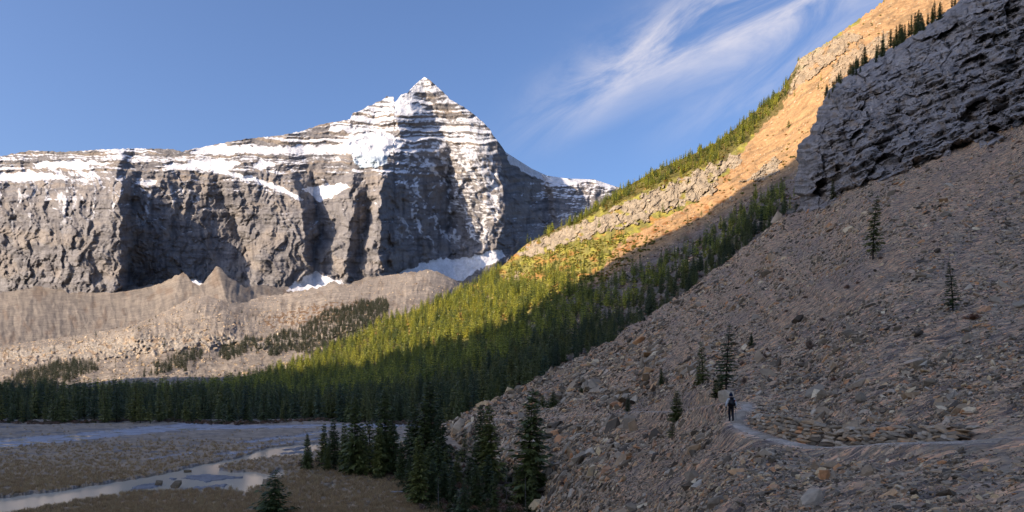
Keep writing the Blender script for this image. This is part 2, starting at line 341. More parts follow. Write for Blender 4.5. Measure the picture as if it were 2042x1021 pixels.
    fields = [[(372, 306), (400, 297), (440, 288), (470, 290), (560, 291), (640, 289), (690, 288), (715, 300), (690, 306), (600, 306), (520, 308), (500, 305), (440, 308)],
        [(325, 329), (372, 327), (380, 318), (430, 317), (478, 322), (472, 330), (452, 340), (480, 346), (500, 352), (545, 366), (580, 382), (606, 397), (590, 398), (545, 376), (500, 361), (455, 350), (420, 340), (372, 336), (330, 336)],
        [(600, 376), (640, 368), (680, 366), (702, 372), (672, 386), (650, 398), (640, 403), (630, 392)],
        [(505, 334), (520, 318), (552, 324), (545, 334), (510, 337)], [(273, 362), (290, 358), (318, 364), (310, 369), (276, 366)], [(60, 325), (150, 318), (230, 326), (160, 334), (80, 336)], [(-60, 352), (60, 340), (140, 352), (40, 364)],
        [(1006, 300), (1030, 315), (1060, 333), (1090, 348), (1130, 354), (1185, 356), (1230, 372), (1215, 374), (1180, 362), (1140, 366), (1105, 368), (1085, 360), (1062, 352), (1040, 338), (1018, 326)],
        [(785, 548), (830, 530), (880, 513), (905, 518), (950, 508), (1000, 497), (1008, 512), (960, 535), (920, 560), (870, 556), (830, 545)],
        [(570, 576), (600, 556), (628, 543), (662, 553), (695, 572), (640, 580)], [(376, 558), (390, 552), (404, 562), (398, 568)]]
    hg = soft(U, V, HG, 3, 14, 61); sn = hg.copy()
    for i, p in enumerate(fields): sn = np.maximum(sn, soft(U, V, p, 4.5, 16, 70+i))
    # soften ground under deep snow, bulge the hanging glacier
    pd = np.pad(sn, 3, mode='edge'); sm = sum(pd[i:i+sn.shape[0], j:j+sn.shape[1]] for i in range(7) for j in range(7))/49.0; D = D+(D0-8-D)*(0.85*sm)
    cx, cy = (U-738)/66, (V-300)/42; bul = np.clip(1-(cx*cx+cy*cy), 0, 1)
    D -= bul*110; D += hg*(fbm(U/26, V/16, 3, 81)*22+fbm(U/10, V/7, 3, 84)*7+(fbm(U/8, V/6, 3, 83)*8+ridged(U/9, V/22, 3, 82)*-8)*sstep(304, 320, V))
    P = PX(U, V, D); N = normals(P)
    # snow lies on benches and in gullies, more of it higher up
    alt = sstep(430, 215, V); ns = fbm(U/7, V/5, 4, 91); nb = fbm(U/70, V/40, 3, 95)
    east = sstep(620, 760, U)
    thr = 0.90-0.25*alt*(0.75+0.25*east)-0.05*(U > 780)
    s = sstep(-0.06, 0.06, N[..., 2]+ns*0.10+nb*0.16-thr)
    s *= sstep(520, 400, V+nb*20)
    # powder filling the benches of the pyramid
    powder = soft(U, V, [(700, 226), (770, 196), (846, 150), (900, 196), (960, 240), (985, 275), (960, 300), (900, 300), (830, 300), (800, 280), (760, 262), (700, 262), (650, 262), (660, 246)], 12, 26, 66)
    s = np.maximum(s, powder*sstep(-0.10, 0.10, N[..., 2]-0.44+ns*0.24+nb*0.18+0.35*sstep(215, 170, V)))
    # thin streaks of snow down the gullies of the pyramid's lower wall
    gl = sstep(1.18, 1.42, ridged((U-0.42*V)/34+fbm(U/30, V/30, 3, 102)*0.35, V/110, 3, 101)+fbm(U/8, V/8, 4, 103)*0.55)*sstep(770, 830, U)*sstep(1015, 985, U)*sstep(525, 450, V)*sstep(270, 320, V)
    dust = sstep(0.22, 0.42, fbm(U/16, V/3.2, 4, 105)+0.25*fbm(U/60, V/60, 2, 106))*soft(U, V, [(885, 285), (1000, 290), (992, 420), (970, 480), (930, 460), (905, 400)], 14, 30, 107)
    ice = sstep(1.22, 1.42, ridged(U/38, V/190, 2, 111)+fbm(U/9, V/16, 4, 112)*0.5)*sstep(440, 420, U)*sstep(360, 380, V)*sstep(480, 420, V)*0.55
    s = np.maximum.reduce([s, sn, gl*0.8, dust*0.75, ice])
    # rock colour: grey limestone with brown beds and pale tan walls
    c = const(U.shape, (0.170, 0.164, 0.168))
    bed = fbm(U*0.006, Vw/7.0, 4, 121); c = lerp(c, (0.223, 0.183, 0.148), sstep(0.0, 0.5, bed)*0.8*sstep(430, 330, V)); c = lerp(c, (0.089, 0.085, 0.089), sstep(0.05, 0.5, -bed)*0.7)
    tan = fbm(U/60, V/50, 4, 131); c = lerp(c, (0.210, 0.186, 0.169), sstep(0.0, 0.5, tan)*0.75*wall)
    c = lerp(c, (0.079, 0.076, 0.083), sstep(0.1, 0.6, fbm(U/10, V/70, 4, 141))*0.6*wall)
    c = lerp(c, (0.60, 0.62, 0.66), s)
    c = lerp(c, (0.276, 0.372, 0.447), hg*sstep(300, 318, V)*0.8*sstep(-0.3, 0.3, ridged(U/9, V/22, 3, 82)-0.3))
    # skyline turns over and falls away behind
    back = []
    for k, (dd, dz) in enumerate(((0.02, 20), (0.06, 260), (0.15, 1200))):
        B = P[0].copy(); B[:, :2] *= 1+dd; B[:, 2] -= dz; back.insert(0, B)
    P2 = np.concatenate([np.stack(back), P]); c2 = np.concatenate([np.repeat(c[:1], 3, 0), c])
    fm = np.concatenate([np.zeros((3, U.shape[1])), hg])[:-1, :-1] > 0.5
    o = sheet('snowy_mountain', P2, c2, M_MOUNT, ~fm); tag(o, 'jagged grey mountain with layered snow bands and pointed peak', 'mountain', kind='structure')
    g = sheet('glacier', P2, c2, M_MOUNT, fm); tag(g, 'small white hanging glacier below the left shoulder of the peak', 'glacier', kind='structure')
build_mountain()

# ------------------------------------------------------------------ debris cones and moraine below the wall
def build_moraine():
    us = np.arange(-60, 990, 2.0); n = 90; w = np.linspace(0, 1, n)
    top = [(-60, 596), (80, 570), (150, 584), (273, 571), (320, 566), (352, 549), (366, 543), (384, 560), (405, 566), (420, 545), (431, 529), (455, 552), (490, 574), (520, 568), (570, 574), (690, 566), (740, 552), (790, 548), (900, 560), (990, 610)]
    vt = ipl(top, us)+fbm(us/16, us*0, 5, 9)*4.5; vb = vt*0+700
    U = np.broadcast_to(us, (n, len(us))).copy(); V = vt[None]+(vb-vt)[None]*w[:, None]
    D = depth_surface([(-60, 580, 4300), (300, 570, 4300), (430, 540, 4250), (600, 575, 4400), (800, 550, 4500), (990, 600, 4200), (-60, 700, 2300), (300, 700, 2300), (600, 700, 2400), (990, 700, 2600)])(U, V)
    lines = [[(520, -60, 60), (700, -60, 0)], [(520, 80, -120), (600, 60, -120), (700, 40, 0)], [(520, 200, 80), (700, 180, 0)], [(520, 300, 60), (600, 310, 0), (700, 300, 0)], [(520, 366, -80), (570, 356, -90), (640, 330, -60), (700, 330, 0)], [(520, 378, 40), (580, 400, 70), (700, 380, 0)], [(520, 408, 40), (580, 410, 90), (700, 400, 0)],
        [(520, 432, -100), (560, 440, -110), (620, 460, -60), (700, 470, 0)], [(520, 480, 100), (580, 505, 100), (700, 520, 0)], [(520, 630, -30), (700, 640, 0)], [(520, 720, 60), (700, 720, 0)], [(520, 990, 0), (700, 990, 0)]]
    D += row_features(U, V, lines)+ridged(U/20, V/60, 4, 7)*-12+fbm(U/12, V/12, 4, 8)*8
    P = PX(U, V, D); c = const(U.shape, (0.178, 0.155, 0.134)); c = lerp(c, (0.228, 0.197, 0.165), sstep(-0.2, 0.5, fbm(U/40, V/18, 4, 15))*0.7); c = lerp(c, (0.148, 0.109, 0.083), sstep(0.25, 0.6, fbm(U/22, V/30, 4, 16))*0.6)
    sn = np.zeros(U.shape)
    for p in ([(570, 580), (600, 560), (628, 548), (662, 556), (698, 572), (650, 578)], [(376, 556), (390, 552), (405, 562), (396, 569)]): sn = np.maximum(sn, soft(U, V, p, 2.5, 12, 5))
    c = lerp(c, (0.60, 0.62, 0.66), sn)
    tag(sheet('debris_cones', P, c, M_MOR), 'pale grey debris cones at the foot of the mountain wall', 'debris slope', kind='structure')
    # front moraine with its fluted crest, the rock step and the slope down to the forest
    us = np.arange(-60, 990, 1.8); n = 190; w = np.linspace(0, 1, n)
    top = [(-60, 700), (100, 676), (200, 662), (273, 646), (330, 620), (390, 588), (403, 582), (425, 594), (460, 604), (492, 603), (520, 590), (560, 587), (600, 579), (640, 572), (665, 561), (690, 569), (710, 566), (740, 557), (765, 550), (800, 546), (850, 538), (872, 541), (905, 557), (990, 610)]
    vt = ipl(top, us)+fbm(us/11, us*0+7, 4, 19)*3.0; vb = ipl([(-60, 806), (273, 802), (470, 785), (620, 730), (760, 655), (900, 610), (990, 640)], us)
    U = np.broadcast_to(us, (n, len(us))).copy(); V = vt[None]+(vb-vt)[None]*w[:, None]
    D = depth_surface([(-60, 695, 1800), (273, 646, 2000), (400, 585, 2500), (490, 600, 2450), (600, 578, 2700), (760, 552, 3000), (850, 538, 3100), (990, 600, 3100), (-60, 745, 1150), (273, 700, 1250), (273, 668, 1400), (450, 690, 1250), (450, 660, 1400), (640, 672, 1250), (640, 655, 1400), (640, 610, 1900), (760, 600, 1900), (900, 600, 2100),
        (-60, 800, 500), (273, 795, 520), (273, 745, 800), (470, 775, 620), (470, 730, 880), (620, 715, 950), (760, 640, 1300), (900, 600, 1900)])(U, V)
    fl = sstep(0, 0.12, w)[:, None]*sstep(690, 640, V)
    D += ridged(U/17+fbm(U/50, V/50, 2, 3)*0.4+V*0.012, V/110, 4, 27, 0.5)*-14*fl*(0.3+np.clip(fbm(U/60, V/40, 2, 29)+0.6, 0, 1.4))+fbm(U/24, V/14, 5, 28)*14+ridged((U-0.7*V)/9+fbm(U/30, V/30, 3, 2), V/50, 3, 30, 0.6)*-4*fl
    # pale cliff band
    vc = ipl([(-60, 705), (100, 690), (273, 672), (380, 664), (440, 668), (520, 676), (600, 672), (660, 664), (760, 640)], U); hgt = ipl([(-60, 20), (273, 36), (420, 26), (470, 16), (640, 12), (700, 6), (760, 0)], U)
    t = (V-vc)/np.maximum(hgt, 1); inb = sstep(-0.15, 0.15, t+fbm(U/9, V/12, 3, 33)*0.35)*sstep(1.15, 0.8, t+fbm(U/14, V/14, 3, 34)*0.5)*(hgt > 2)
    D += inb*(ridged(U/13+fbm(U/20, V/20, 2, 36), V/40, 4, 35, 0.6)*-9+fbm(U/7, V/5, 4, 38, 0.6)*9)-14*inb
    # lower slabby rock steps
    lowr = sstep(715, 735, V+U*0.06)*sstep(60, 0, np.abs(V-(780-0.12*(U-273)))-10); D += lowr*(ridged(U/30-V/14, V/13, 4, 37, 0.6)*-5+fbm(U/9, V/6, 4, 39)*5)
    P = PX(U, V, D); N = normals(P)
    c = const(U.shape, (0.215, 0.187, 0.161)); c = lerp(c, (0.279, 0.240, 0.200), sstep(-0.25, 0.5, fbm(U/40, V/16, 5, 45))*0.75); c = lerp(c, (0.155, 0.122, 0.096), sstep(0.2, 0.55, fbm(U/16, V/22, 4, 46))*0.55)
    c = lerp(c, (0.316, 0.282, 0.239), inb*0.8); c = lerp(c, (0.271, 0.190, 0.123), inb*sstep(0.2, 0.5, fbm(U/20, V/12, 3, 47))*0.8); c = lerp(c, (0.271, 0.236, 0.200), lowr*0.5)
    c = lerp(c, (0.128, 0.073, 0.038), soft(U, V, [(520, 640), (570, 618), (640, 605), (740, 600), (760, 610), (680, 640), (600, 650), (530, 652)], 8, 14, 5)*sstep(-0.1, 0.3, fbm(U/7, V/5, 3, 48))*0.9)
    tag(sheet('moraine', P, c, M_MOR), 'long fluted tan moraine ridge below the mountain', 'moraine', kind='structure')
    return U, V, D, P, N
MOR = build_moraine()

# ------------------------------------------------------------------ the sunlit valley side on the right
HILL_TOP = [(-60, 800), (273, 793), (400, 785), (470, 770), (540, 748), (620, 716), (700, 678), (760, 645), (850, 610), (900, 590), (950, 564), (1000, 532), (1050, 486), (1100, 460), (1160, 432), (1220, 390), (1260, 366), (1300, 343), (1380, 308), (1430, 282), (1460, 262), (1500, 226), (1530, 202), (1560, 178), (1585, 135), (1592, 120), (1612, 106), (1650, 84), (1690, 54), (1745, 15), (1771, -5), (1900, -95), (2090, -220)]
hill_depth = depth_surface([(-60, 842, 281), (-60, 795, 485), (273, 842, 281), (273, 792, 508), (500, 842, 281), (700, 842, 281), (880, 842, 281), (470, 765, 680), (620, 715, 850), (600, 780, 600), (700, 668, 950), (700, 760, 650), (760, 640, 980), (900, 590, 1000), (850, 700, 680), (900, 770, 420), (1000, 530, 1040), (1000, 630, 700), (1000, 740, 410), (1100, 455, 1050), (1100, 590, 640), (1150, 690, 380), (1050, 770, 300), (1220, 385, 1000), (1200, 540, 620), (1220, 685, 345), (1300, 340, 980), (1300, 480, 635), (1300, 620, 380), (1460, 255, 950), (1400, 430, 650), (1450, 520, 390), (1560, 185, 930), (1560, 340, 640), (1560, 430, 420), (1690, 60, 950), (1650, 180, 750), (1750, 20, 980), (1771, 120, 700), (1771, 300, 500), (2090, -200, 1050), (2042, 0, 800), (2042, 200, 520)])
def build_hillside():
    us = np.arange(-60, 2090, 1.9); n = 300; w = np.linspace(0, 1, n)
    vt = ipl(HILL_TOP, us)+fbm(us/10, us*0+2, 3, 4)*2.0*sstep(900, 1100, us)+fbm(us/5, us*0+9, 3, 6)*3.0*sstep(1560, 1620, us)
    vb = ipl([(-60, 846), (860, 846), (900, 850), (960, 830), (1040, 790), (1200, 712), (1300, 650), (1400, 585), (1500, 510), (1560, 470), (1650, 400), (1800, 330), (2090, 200)], us)
    U = np.broadcast_to(us, (n, len(us))).copy(); V = vt[None]+(vb-vt)[None]*w[:, None]
    D = hill_depth(U, V)
    right = sstep(900, 1150, U)
    D += (fbm(U/36, V/30, 5, 63)*8+ridged((U+V*0.9)/22, (V-U*0.6)/120, 3, 64)*-3)*right*sstep(0, 0.03, w)[:, None]
    # pale cliff band
    band = [(1030, 508), (1060, 480), (1120, 452), (1180, 438), (1250, 402), (1330, 368), (1420, 325), (1480, 300), (1476, 330), (1440, 345), (1420, 385), (1360, 410), (1280, 440), (1210, 462), (1120, 490), (1060, 512)]
    cl = soft(U, V, band, 10, 15, 65); cl2 = soft(U, V, [(1560, 165), (1590, 118), (1640, 92), (1700, 60), (1720, 75), (1660, 120), (1610, 160), (1570, 190)], 6, 14, 66)*0.8
    cl3 = soft(U, V, [(1500, 350), (1545, 315), (1560, 320), (1550, 345), (1520, 358), (1470, 362)], 5, 14, 67); cl4 = soft(U, V, [(1660, 130), (1700, 100), (1740, 80), (1771, 60), (1771, 90), (1690, 150), (1650, 180)], 8, 12, 68)*0.7
    rock = np.maximum.reduce([cl, cl2, cl3, cl4])*sstep(-0.75, -0.4, fbm(U/26, V/16, 4, 90))
    Uj = U+fbm(U/20, V/20, 3, 1)*8+0.15*V; Vj = V+0.46*(U-1000)+fbm(U/24, V/24, 3, 2)*7
    A1, q1 = facets(Uj/14, Vj/26, 10, 3, 67); A2, q2 = facets(Uj/6, Vj/10, 5, 1.5, 69)
    D += rock*(A1+A2+sstep(0.08, 0, q1)*4+ridged(Uj/9, Vj/70, 3, 70, 0.5)*-3+fbm(U/7, V/6, 3, 72, 0.6)*1.2)-rock*2
    P = PX(U, V, D)
    # colours of the ground cover
    c = const(U.shape, (0.17, 0.155, 0.045))
    c = lerp(c, (0.30, 0.15, 0.05), sstep(0.05, 0.5, fbm(U/26, V/16, 4, 71))*0.85)
    c = lerp(c, (0.27, 0.25, 0.05), sstep(0.0, 0.4, fbm(U/18, V/12, 4, 73))*0.75)
    scree = soft(U, V, [(2090, -260), (1745, 10), (1690, 58), (1600, 130), (1565, 185), (1530, 235), (1490, 290), (1440, 345), (1390, 405), (1320, 440), (1260, 470), (1220, 505), (1190, 545), (1150, 575), (1190, 580), (1300, 520), (1450, 440), (1600, 400), (2090, 240)], 12, 30, 75)
    c = lerp(c, (0.340, 0.207, 0.105), scree)
    c = lerp(c, (0.190, 0.131, 0.075), scree*sstep(0.0, 0.5, fbm((U*.62+V)/9, (V*.62-U)/70, 4, 77))*0.65); c = lerp(c, (0.225, 0.100, 0.036), scree*sstep(0.22, 0.5, fbm(U/20, V/12, 4, 79))*sstep(1560, 1400, U)*0.9)
    c = lerp(c, (0.282, 0.234, 0.174), rock); c = lerp(c, (0.155, 0.128, 0.098), rock*sstep(0.1, 0.5, fbm(U/14, V/12, 4, 81))*0.7)
    top = soft(U, V, [(1000, 505), (1560, 150), (1590, 130), (1560, 215), (1500, 270), (1440, 318), (1330, 362), (1250, 395), (1150, 445), (1060, 485)], 8, 18, 83)
    c = lerp(c, (0.081, 0.072, 0.023), top*0.9)
    pale = soft(U, V, [(940, 585), (1010, 545), (1045, 530), (1050, 545), (1000, 590), (960, 610)], 7, 12, 84)*sstep(0.0, 0.3, fbm(U/9, V/9, 3, 85)); c = lerp(c, (0.254, 0.200, 0.144), pale)
    low = sstep(-10, 20, V-ipl([(900, 700), (1000, 640), (1200, 555), (1400, 445), (1560, 350), (2090, 100)], U))*sstep(1000, 1100, U)  # below the cast-shadow line: shade is put into the ground colour here
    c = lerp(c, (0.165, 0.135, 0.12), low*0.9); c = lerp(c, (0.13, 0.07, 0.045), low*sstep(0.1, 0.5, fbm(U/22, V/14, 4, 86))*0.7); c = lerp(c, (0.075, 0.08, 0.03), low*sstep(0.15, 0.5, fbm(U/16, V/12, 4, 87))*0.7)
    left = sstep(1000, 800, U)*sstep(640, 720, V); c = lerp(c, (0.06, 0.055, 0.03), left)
    back = []
    for dd, dz in ((0.02, 2), (0.06, 20), (0.25, 160)):
        B = P[0].copy(); B[:, :2] *= 1+dd; B[:, 2] -= dz*sstep(-60, 1000, us); back.insert(0, B)
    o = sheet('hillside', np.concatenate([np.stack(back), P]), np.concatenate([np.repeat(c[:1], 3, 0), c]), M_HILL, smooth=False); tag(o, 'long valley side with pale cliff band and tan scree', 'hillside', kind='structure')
    return dict(U=U, V=V, P=P, rock=rock, scree=scree, N=normals(P))
HILL = build_hillside()

# ------------------------------------------------------------------ the mountain across the valley, out of frame on the left, whose shadow fills the valley
def build_shading_mountain():
    S = [(300, 784), (400, 776), (470, 762), (560, 748), (700, 722), (800, 698), (900, 668), (1000, 638), (1100, 597), (1200, 546), (1300, 486), (1400, 432), (1500, 375), (1560, 335), (1590, 310)]
    XP = -1500.0; cr = []
    for u, v in S:
        can = float(np.interp(u, [300, 700, 1000, 1150], [4, 12, 16, 0])); p = PX(u, v, hill_depth(u, v+can)); t = (XP-p[0])/SUN[0]; c = p+SUN*t; cr.append((c[1], c[2]))
    cr.sort(reverse=True); env = []
    for y, z in cr: env.append((y, max(z, env[-1][1]+1 if env else -1e9)))
    cr = sorted(env); cr = [c for i, c in enumerate(cr) if i == 0 or c[0]-cr[i-1][0] > 0.5]
    y0, z0 = cr[0]; y1, z1 = cr[-1]
    prof = [(-3000, z0+120), (-2000, z0+260), (-1200, z0+180), (y0-500, z0+90), (y0-200, z0+40)]+cr+[(y1+90, z1-120), (y1+200, z1-330), (y1+420, -20)]
    ys = np.linspace(-3000, y1+420, 170); z = ipl(prof, ys)+fbm(ys/60, ys*0, 4, 3)*4
    rows = []; cs = []
    for k, (dx, f) in enumerate(((-900, 0.0), (-420, 0.45), (-160, 0.85), (0, 1.0), (40, 0.94), (170, 0.72), (360, 0.42), (560, 0.16), (760, -0.02))):
        jit = fbm(ys/90+k*7, ys*0+k, 4, 9)*26*(f < 0.99)
        rows.append(np.stack([XP+dx+jit, ys, -3+(z+3)*f+(jit*0.6 if f < .99 else 0)], -1))
    P = np.stack(rows); c = const(P.shape[:2], (0.12, 0.12, 0.08))
    tag(sheet('valley_side_mountain', P, c, M_SHADEMT), 'mountain across the valley that shades the near ground', 'mountain', kind='structure')
build_shading_mountain()

# base ground under everything, to the horizon
def build_ground():
    a = np.linspace(0, 2*math.pi, 65)[:-1]; rs = [5, 200, 1500, 8000]
    v = np.concatenate([np.stack([r*np.cos(a), r*np.sin(a), 0*a-(4.0 if r < 1000 else 30)], -1) for r in rs]); f = []
    for k in range(len(rs)-1):
        for i in range(64): j = (i+1) % 64; f.append((k*64+i, k*64+j, (k+1)*64+j, (k+1)*64+i))
    me = raw_mesh('ground', v, np.array(f), [plain('valley_soil', (0.10, 0.09, 0.06), 0.95, 0.1, 0.01)]); o = link(bpy.data.objects.new('ground', me)); tag(o, kind='structure')
build_ground()

# ------------------------------------------------------------------ near scree slope with the trail
talus_depth = depth_surface([(1457, 850, 50), (1640, 895, 33), (1771, 885, 28), (1771, 1021, 11), (1600, 1021, 14.5), (1400, 1021, 23), (1200, 1021, 60), (1080, 1021, 105), (2042, 885, 20), (2042, 1021, 9),
    (1300, 820, 112), (1250, 820, 128), (1060, 838, 178), (930, 830, 218), (880, 850, 248), (1200, 900, 97), (1300, 920, 66), (1100, 930, 118), (1400, 900, 47), (1400, 940, 36), (1520, 940, 25), (960, 930, 165), (1000, 1021, 128), (900, 940, 200), (840, 880, 275), (860, 1021, 150),
    (1040, 770, 252), (1200, 690, 266), (1400, 560, 285), (1560, 430, 300), (1300, 700, 195), (1450, 700, 122), (1448, 785, 64), (1600, 700, 82), (1700, 700, 62), (1600, 560, 152), (1700, 500, 142), (1771, 400, 182), (1771, 345, 232), (1600, 440, 272), (1700, 600, 92), (1600, 780, 56), (1700, 800, 42),
    (2042, 400, 130), (2042, 200, 215), (2042, 600, 60), (2042, 760, 32), (1771, 1120, 7.5), (1400, 1120, 14), (1200, 1120, 36), (1080, 1120, 78), (900, 1120, 110), (2042, 1120, 6.5)])
def ground_depth(u, v):
    """depth of the nearest ground seen at a pixel of the lower half: scree slope or river flat"""
    d = float(talus_depth(u, v)) if u > 830 else 1e9
    return min(d, float(flat_d(v)))
TRAIL = [(2090, 872), (1990, 880), (1900, 885), (1830, 886), (1771, 887), (1700, 893), (1640, 895), (1580, 886), (1530, 873), (1490, 859), (1466, 846), (1468, 834), (1484, 820), (1497, 810), (1490, 803), (1465, 802), (1430, 807), (1400, 813), (1340, 822), (1290, 821), (1250, 822), (1200, 826), (1150, 829), (1100, 834), (1050, 838), (1000, 836), (960, 832), (925, 828)]
def dense(pts, n):
    p = np.array(pts, float); s = np.concatenate([[0], np.cumsum(np.hypot(*np.diff(p, axis=0).T))]); t = np.linspace(0, s[-1], n); return np.interp(t, s, p[:, 0]), np.interp(t, s, p[:, 1])
tu, tv = dense(TRAIL, 900)
TRP = PX(tu, tv, talus_depth(tu, tv))
_k = np.ones(25)/25
for _a in range(3): TRP[:, _a] = np.convolve(np.pad(TRP[:, _a], 12, mode='edge'), _k, 'valid')
def near_trail(P):
    q = P.reshape(-1, 3); best = np.full(len(q), 1e9); idx = np.zeros(len(q), int)
    T = TRP[::2]
    for i in range(0, len(q), 20000):
        d = ((q[i:i+20000, None, :2]-T[None, :, :2])**2).sum(-1)+0.25*(q[i:i+20000, None, 2]-T[None, :, 2])**2
        j = d.argmin(1); idx[i:i+20000] = j*2; best[i:i+20000] = np.sqrt(d[np.arange(len(j)), j])
    return best.reshape(P.shape[:-1]), idx.reshape(P.shape[:-1])
TALUS_TOP = [(836, 880), (880, 851), (930, 825), (1040, 770), (1120, 730), (1200, 690), (1300, 625), (1400, 560), (1500, 480), (1560, 432), (1600, 420), (1700, 360), (1771, 325), (1900, 240), (2090, 120)]
def build_talus():
    us = np.arange(836, 2090, 2.1); n = 330; w = np.linspace(0, 1, n)**0.92
    vt = ipl(TALUS_TOP, us)+fbm(us/12, us*0, 3, 14)*1.5; vb = us*0+1118
    U = np.broadcast_to(us, (n, len(us))).copy(); V = vt[None]+(vb-vt)[None]*w[:, None]
    D = talus_depth(U, V); P = PX(U, V, D); dist, idx = near_trail(P)
    N = normals(P)
    bump = fbm(U/60, V/40, 3, 3)*0.004*D*sstep(8, 60, D)+fbm(P[..., 0]/3.2+P[..., 2]/3, P[..., 1]/4.0, 4, 5)*0.16+fbm(P[..., 0]/0.5, P[..., 1]/0.6, 3, 6)*0.06
    away = sstep(0.6, 2.2, dist); P = P+N*(bump*away)[..., None]
    z = TRP[idx][..., 2]; P[..., 2] = np.where(dist < 1.8, z+(P[..., 2]-z)*sstep(0.55, 1.6, dist), P[..., 2])
    c = const(U.shape, (0.440, 0.318, 0.196))
    c = lerp(c, (0.340, 0.266, 0.178), sstep(-0.1, 0.4, fbm(U/90, V/60, 4, 7))*0.8)
    c = lerp(c, (0.400, 0.271, 0.135), soft(U, V, [(1010, 850), (1080, 838), (1250, 830), (1300, 835), (1260, 870), (1180, 890), (1110, 905), (1060, 900)], 14, 30, 8)*0.6)
    c = lerp(c, (0.420, 0.290, 0.165), soft(U, V, [(1360, 800), (1420, 770), (1440, 790), (1500, 700), (1540, 640), (1600, 600), (1560, 680), (1500, 760), (1440, 810), (1360, 825)], 10, 24, 9)*0.55)
    c = lerp(c, (0.450, 0.294, 0.196), sstep(0.15, 0.5, fbm((U+V)/60, (V-U*.66)/14, 4, 10))*0.5)
    qq = 0.60*U+0.80*V; ss = 0.80*U-0.60*V; ch = sstep(0.08, 0.38, fbm(qq/42, ss/300, 3, 25))*sstep(1150, 1300, U); c = lerp(c, (0.400, 0.280, 0.170), ch*0.7)
    c = lerp(c, (0.270, 0.214, 0.161), sstep(0.1, 0.45, fbm(qq/30+9, ss/160, 4, 27))*0.6)
    c = lerp(c, (0.460, 0.366, 0.270), sstep(1.0, 0.45, dist+fbm(U/5, V/4, 3, 12)*0.3)*0.9)
    o = sheet('scree_slope', P, c, M_TALUS); tag(o, 'steep slope of loose brown and grey scree', 'scree slope', kind='structure')
    return dict(U=U, V=V, P=P, N=normals(P), dist=dist, D=D, o=o)
TAL = build_talus()
def build_trail():
    T = TRP[::1]; t = np.gradient(T, axis=0); t[:, 2] = 0; t /= np.linalg.norm(t, axis=1, keepdims=True); side = np.stack([t[:, 1], -t[:, 0], 0*t[:, 0]], -1)
    wv = 0.42+0.12*noise2(np.arange(len(T))/14.0, np.zeros(len(T)), 3); rows = []
    for k in np.linspace(-1, 1, 7):
        e = fbm(np.arange(len(T))/5.0, np.full(len(T), k*3.0), 3, 21)
        rows.append(T+side*((k*wv+e*0.12*abs(k))[:, None])+np.array([0, 0, 1.0])*(0.07-0.09*abs(k)**4+0.012*e)[:, None])
    P = np.stack(rows); c = const(P.shape[:2], (0.48, 0.40, 0.32)); c = lerp(c, (0.36, 0.27, 0.18), sstep(0.0, 0.5, fbm(P[..., 0]/2, P[..., 1]/4, 3, 8))*0.6)
    tag(sheet('trail', P, c, M_TRAIL), 'narrow pale gravel footpath across the scree', 'trail', kind='structure')
build_trail()

# ------------------------------------------------------------------ the dark crag at the right
def build_crag():
    left = [(-140, 2070), (-60, 1990), (20, 1890), (60, 1835), (100, 1771), (112, 1745), (125, 1728), (150, 1690), (165, 1668), (180, 1650), (205, 1643), (215, 1632), (240, 1626), (270, 1612), (285, 1594), (300, 1588), (330, 1592), (350, 1586), (385, 1584), (392, 1596), (420, 1590), (440, 1592), (480, 1590)]
    vs = np.arange(-140, 480, 1.9); m = 250; s = np.linspace(0, 1, m)**1.5
    ul = ipl(left, vs)+fbm(vs/13, vs*0, 3, 77)*5; V = np.repeat(vs[:, None], m, 1); U = ul[:, None]+(2100-ul)[:, None]*s[None]
    D = depth_surface([(1600, 450, 262), (1771, 352, 226), (2042, 205, 195), (1771, 110, 300), (1650, 200, 300), (2042, -60, 262), (1600, 320, 285)])(U, V)
    e = U-ul[:, None]; D += 45*np.exp(-e/6.0)+26*np.exp(-e/45.0)
    Uw = U-0.25*V+fbm(U/30, V/30, 3, 7)*4; Vw = V+0.42*(U-1600)+fbm(U/24, V/24, 3, 9)*3
    F1, e1 = facets(Uw/62, Vw/44, 12, 4.5, 11); F2, e2 = facets(Uw/24, Vw/13, 3.4, 1.6, 13); F3, e3 = facets(Uw/10, Vw/5.5, 1.3, 0.6, 15)
    D += F1+F2+F3+sstep(0.03, 0, e1)*1.6+sstep(0.04, 0, e2)*0.3+fbm(U/60, V/60, 3, 17)*5+fbm(U/10, V/8, 4, 19)*0.5
    Vs = Vw/17.0; ft = Vs-np.floor(Vs); D -= 3.4*(sstep(0.75, 1.0, ft)-ft)
    P = PX(U, V, D)
    c = const(U.shape, (0.288, 0.259, 0.241)); c = lerp(c, (0.202, 0.180, 0.169), sstep(0.0, 0.5, fbm(Uw/22, V/26, 4, 23))*0.8); c = lerp(c, (0.360, 0.317, 0.281), sstep(0.15, 0.5, fbm(U/12, V/20, 4, 25))*0.7); c = lerp(c, (0.288, 0.202, 0.130), sstep(0.3, 0.55, fbm(U/18, V/16, 4, 27))*0.6)
    up = sstep(200, 90, V); c = lerp(c, (0.331, 0.302, 0.281), up*0.4)
    tag(sheet('dark_crag', P, c, M_CRAG, smooth=False), 'blocky dark grey rock crag above the scree', 'crag', kind='structure')
    return U, V, D, P, ul, vs
CRAG = build_crag()

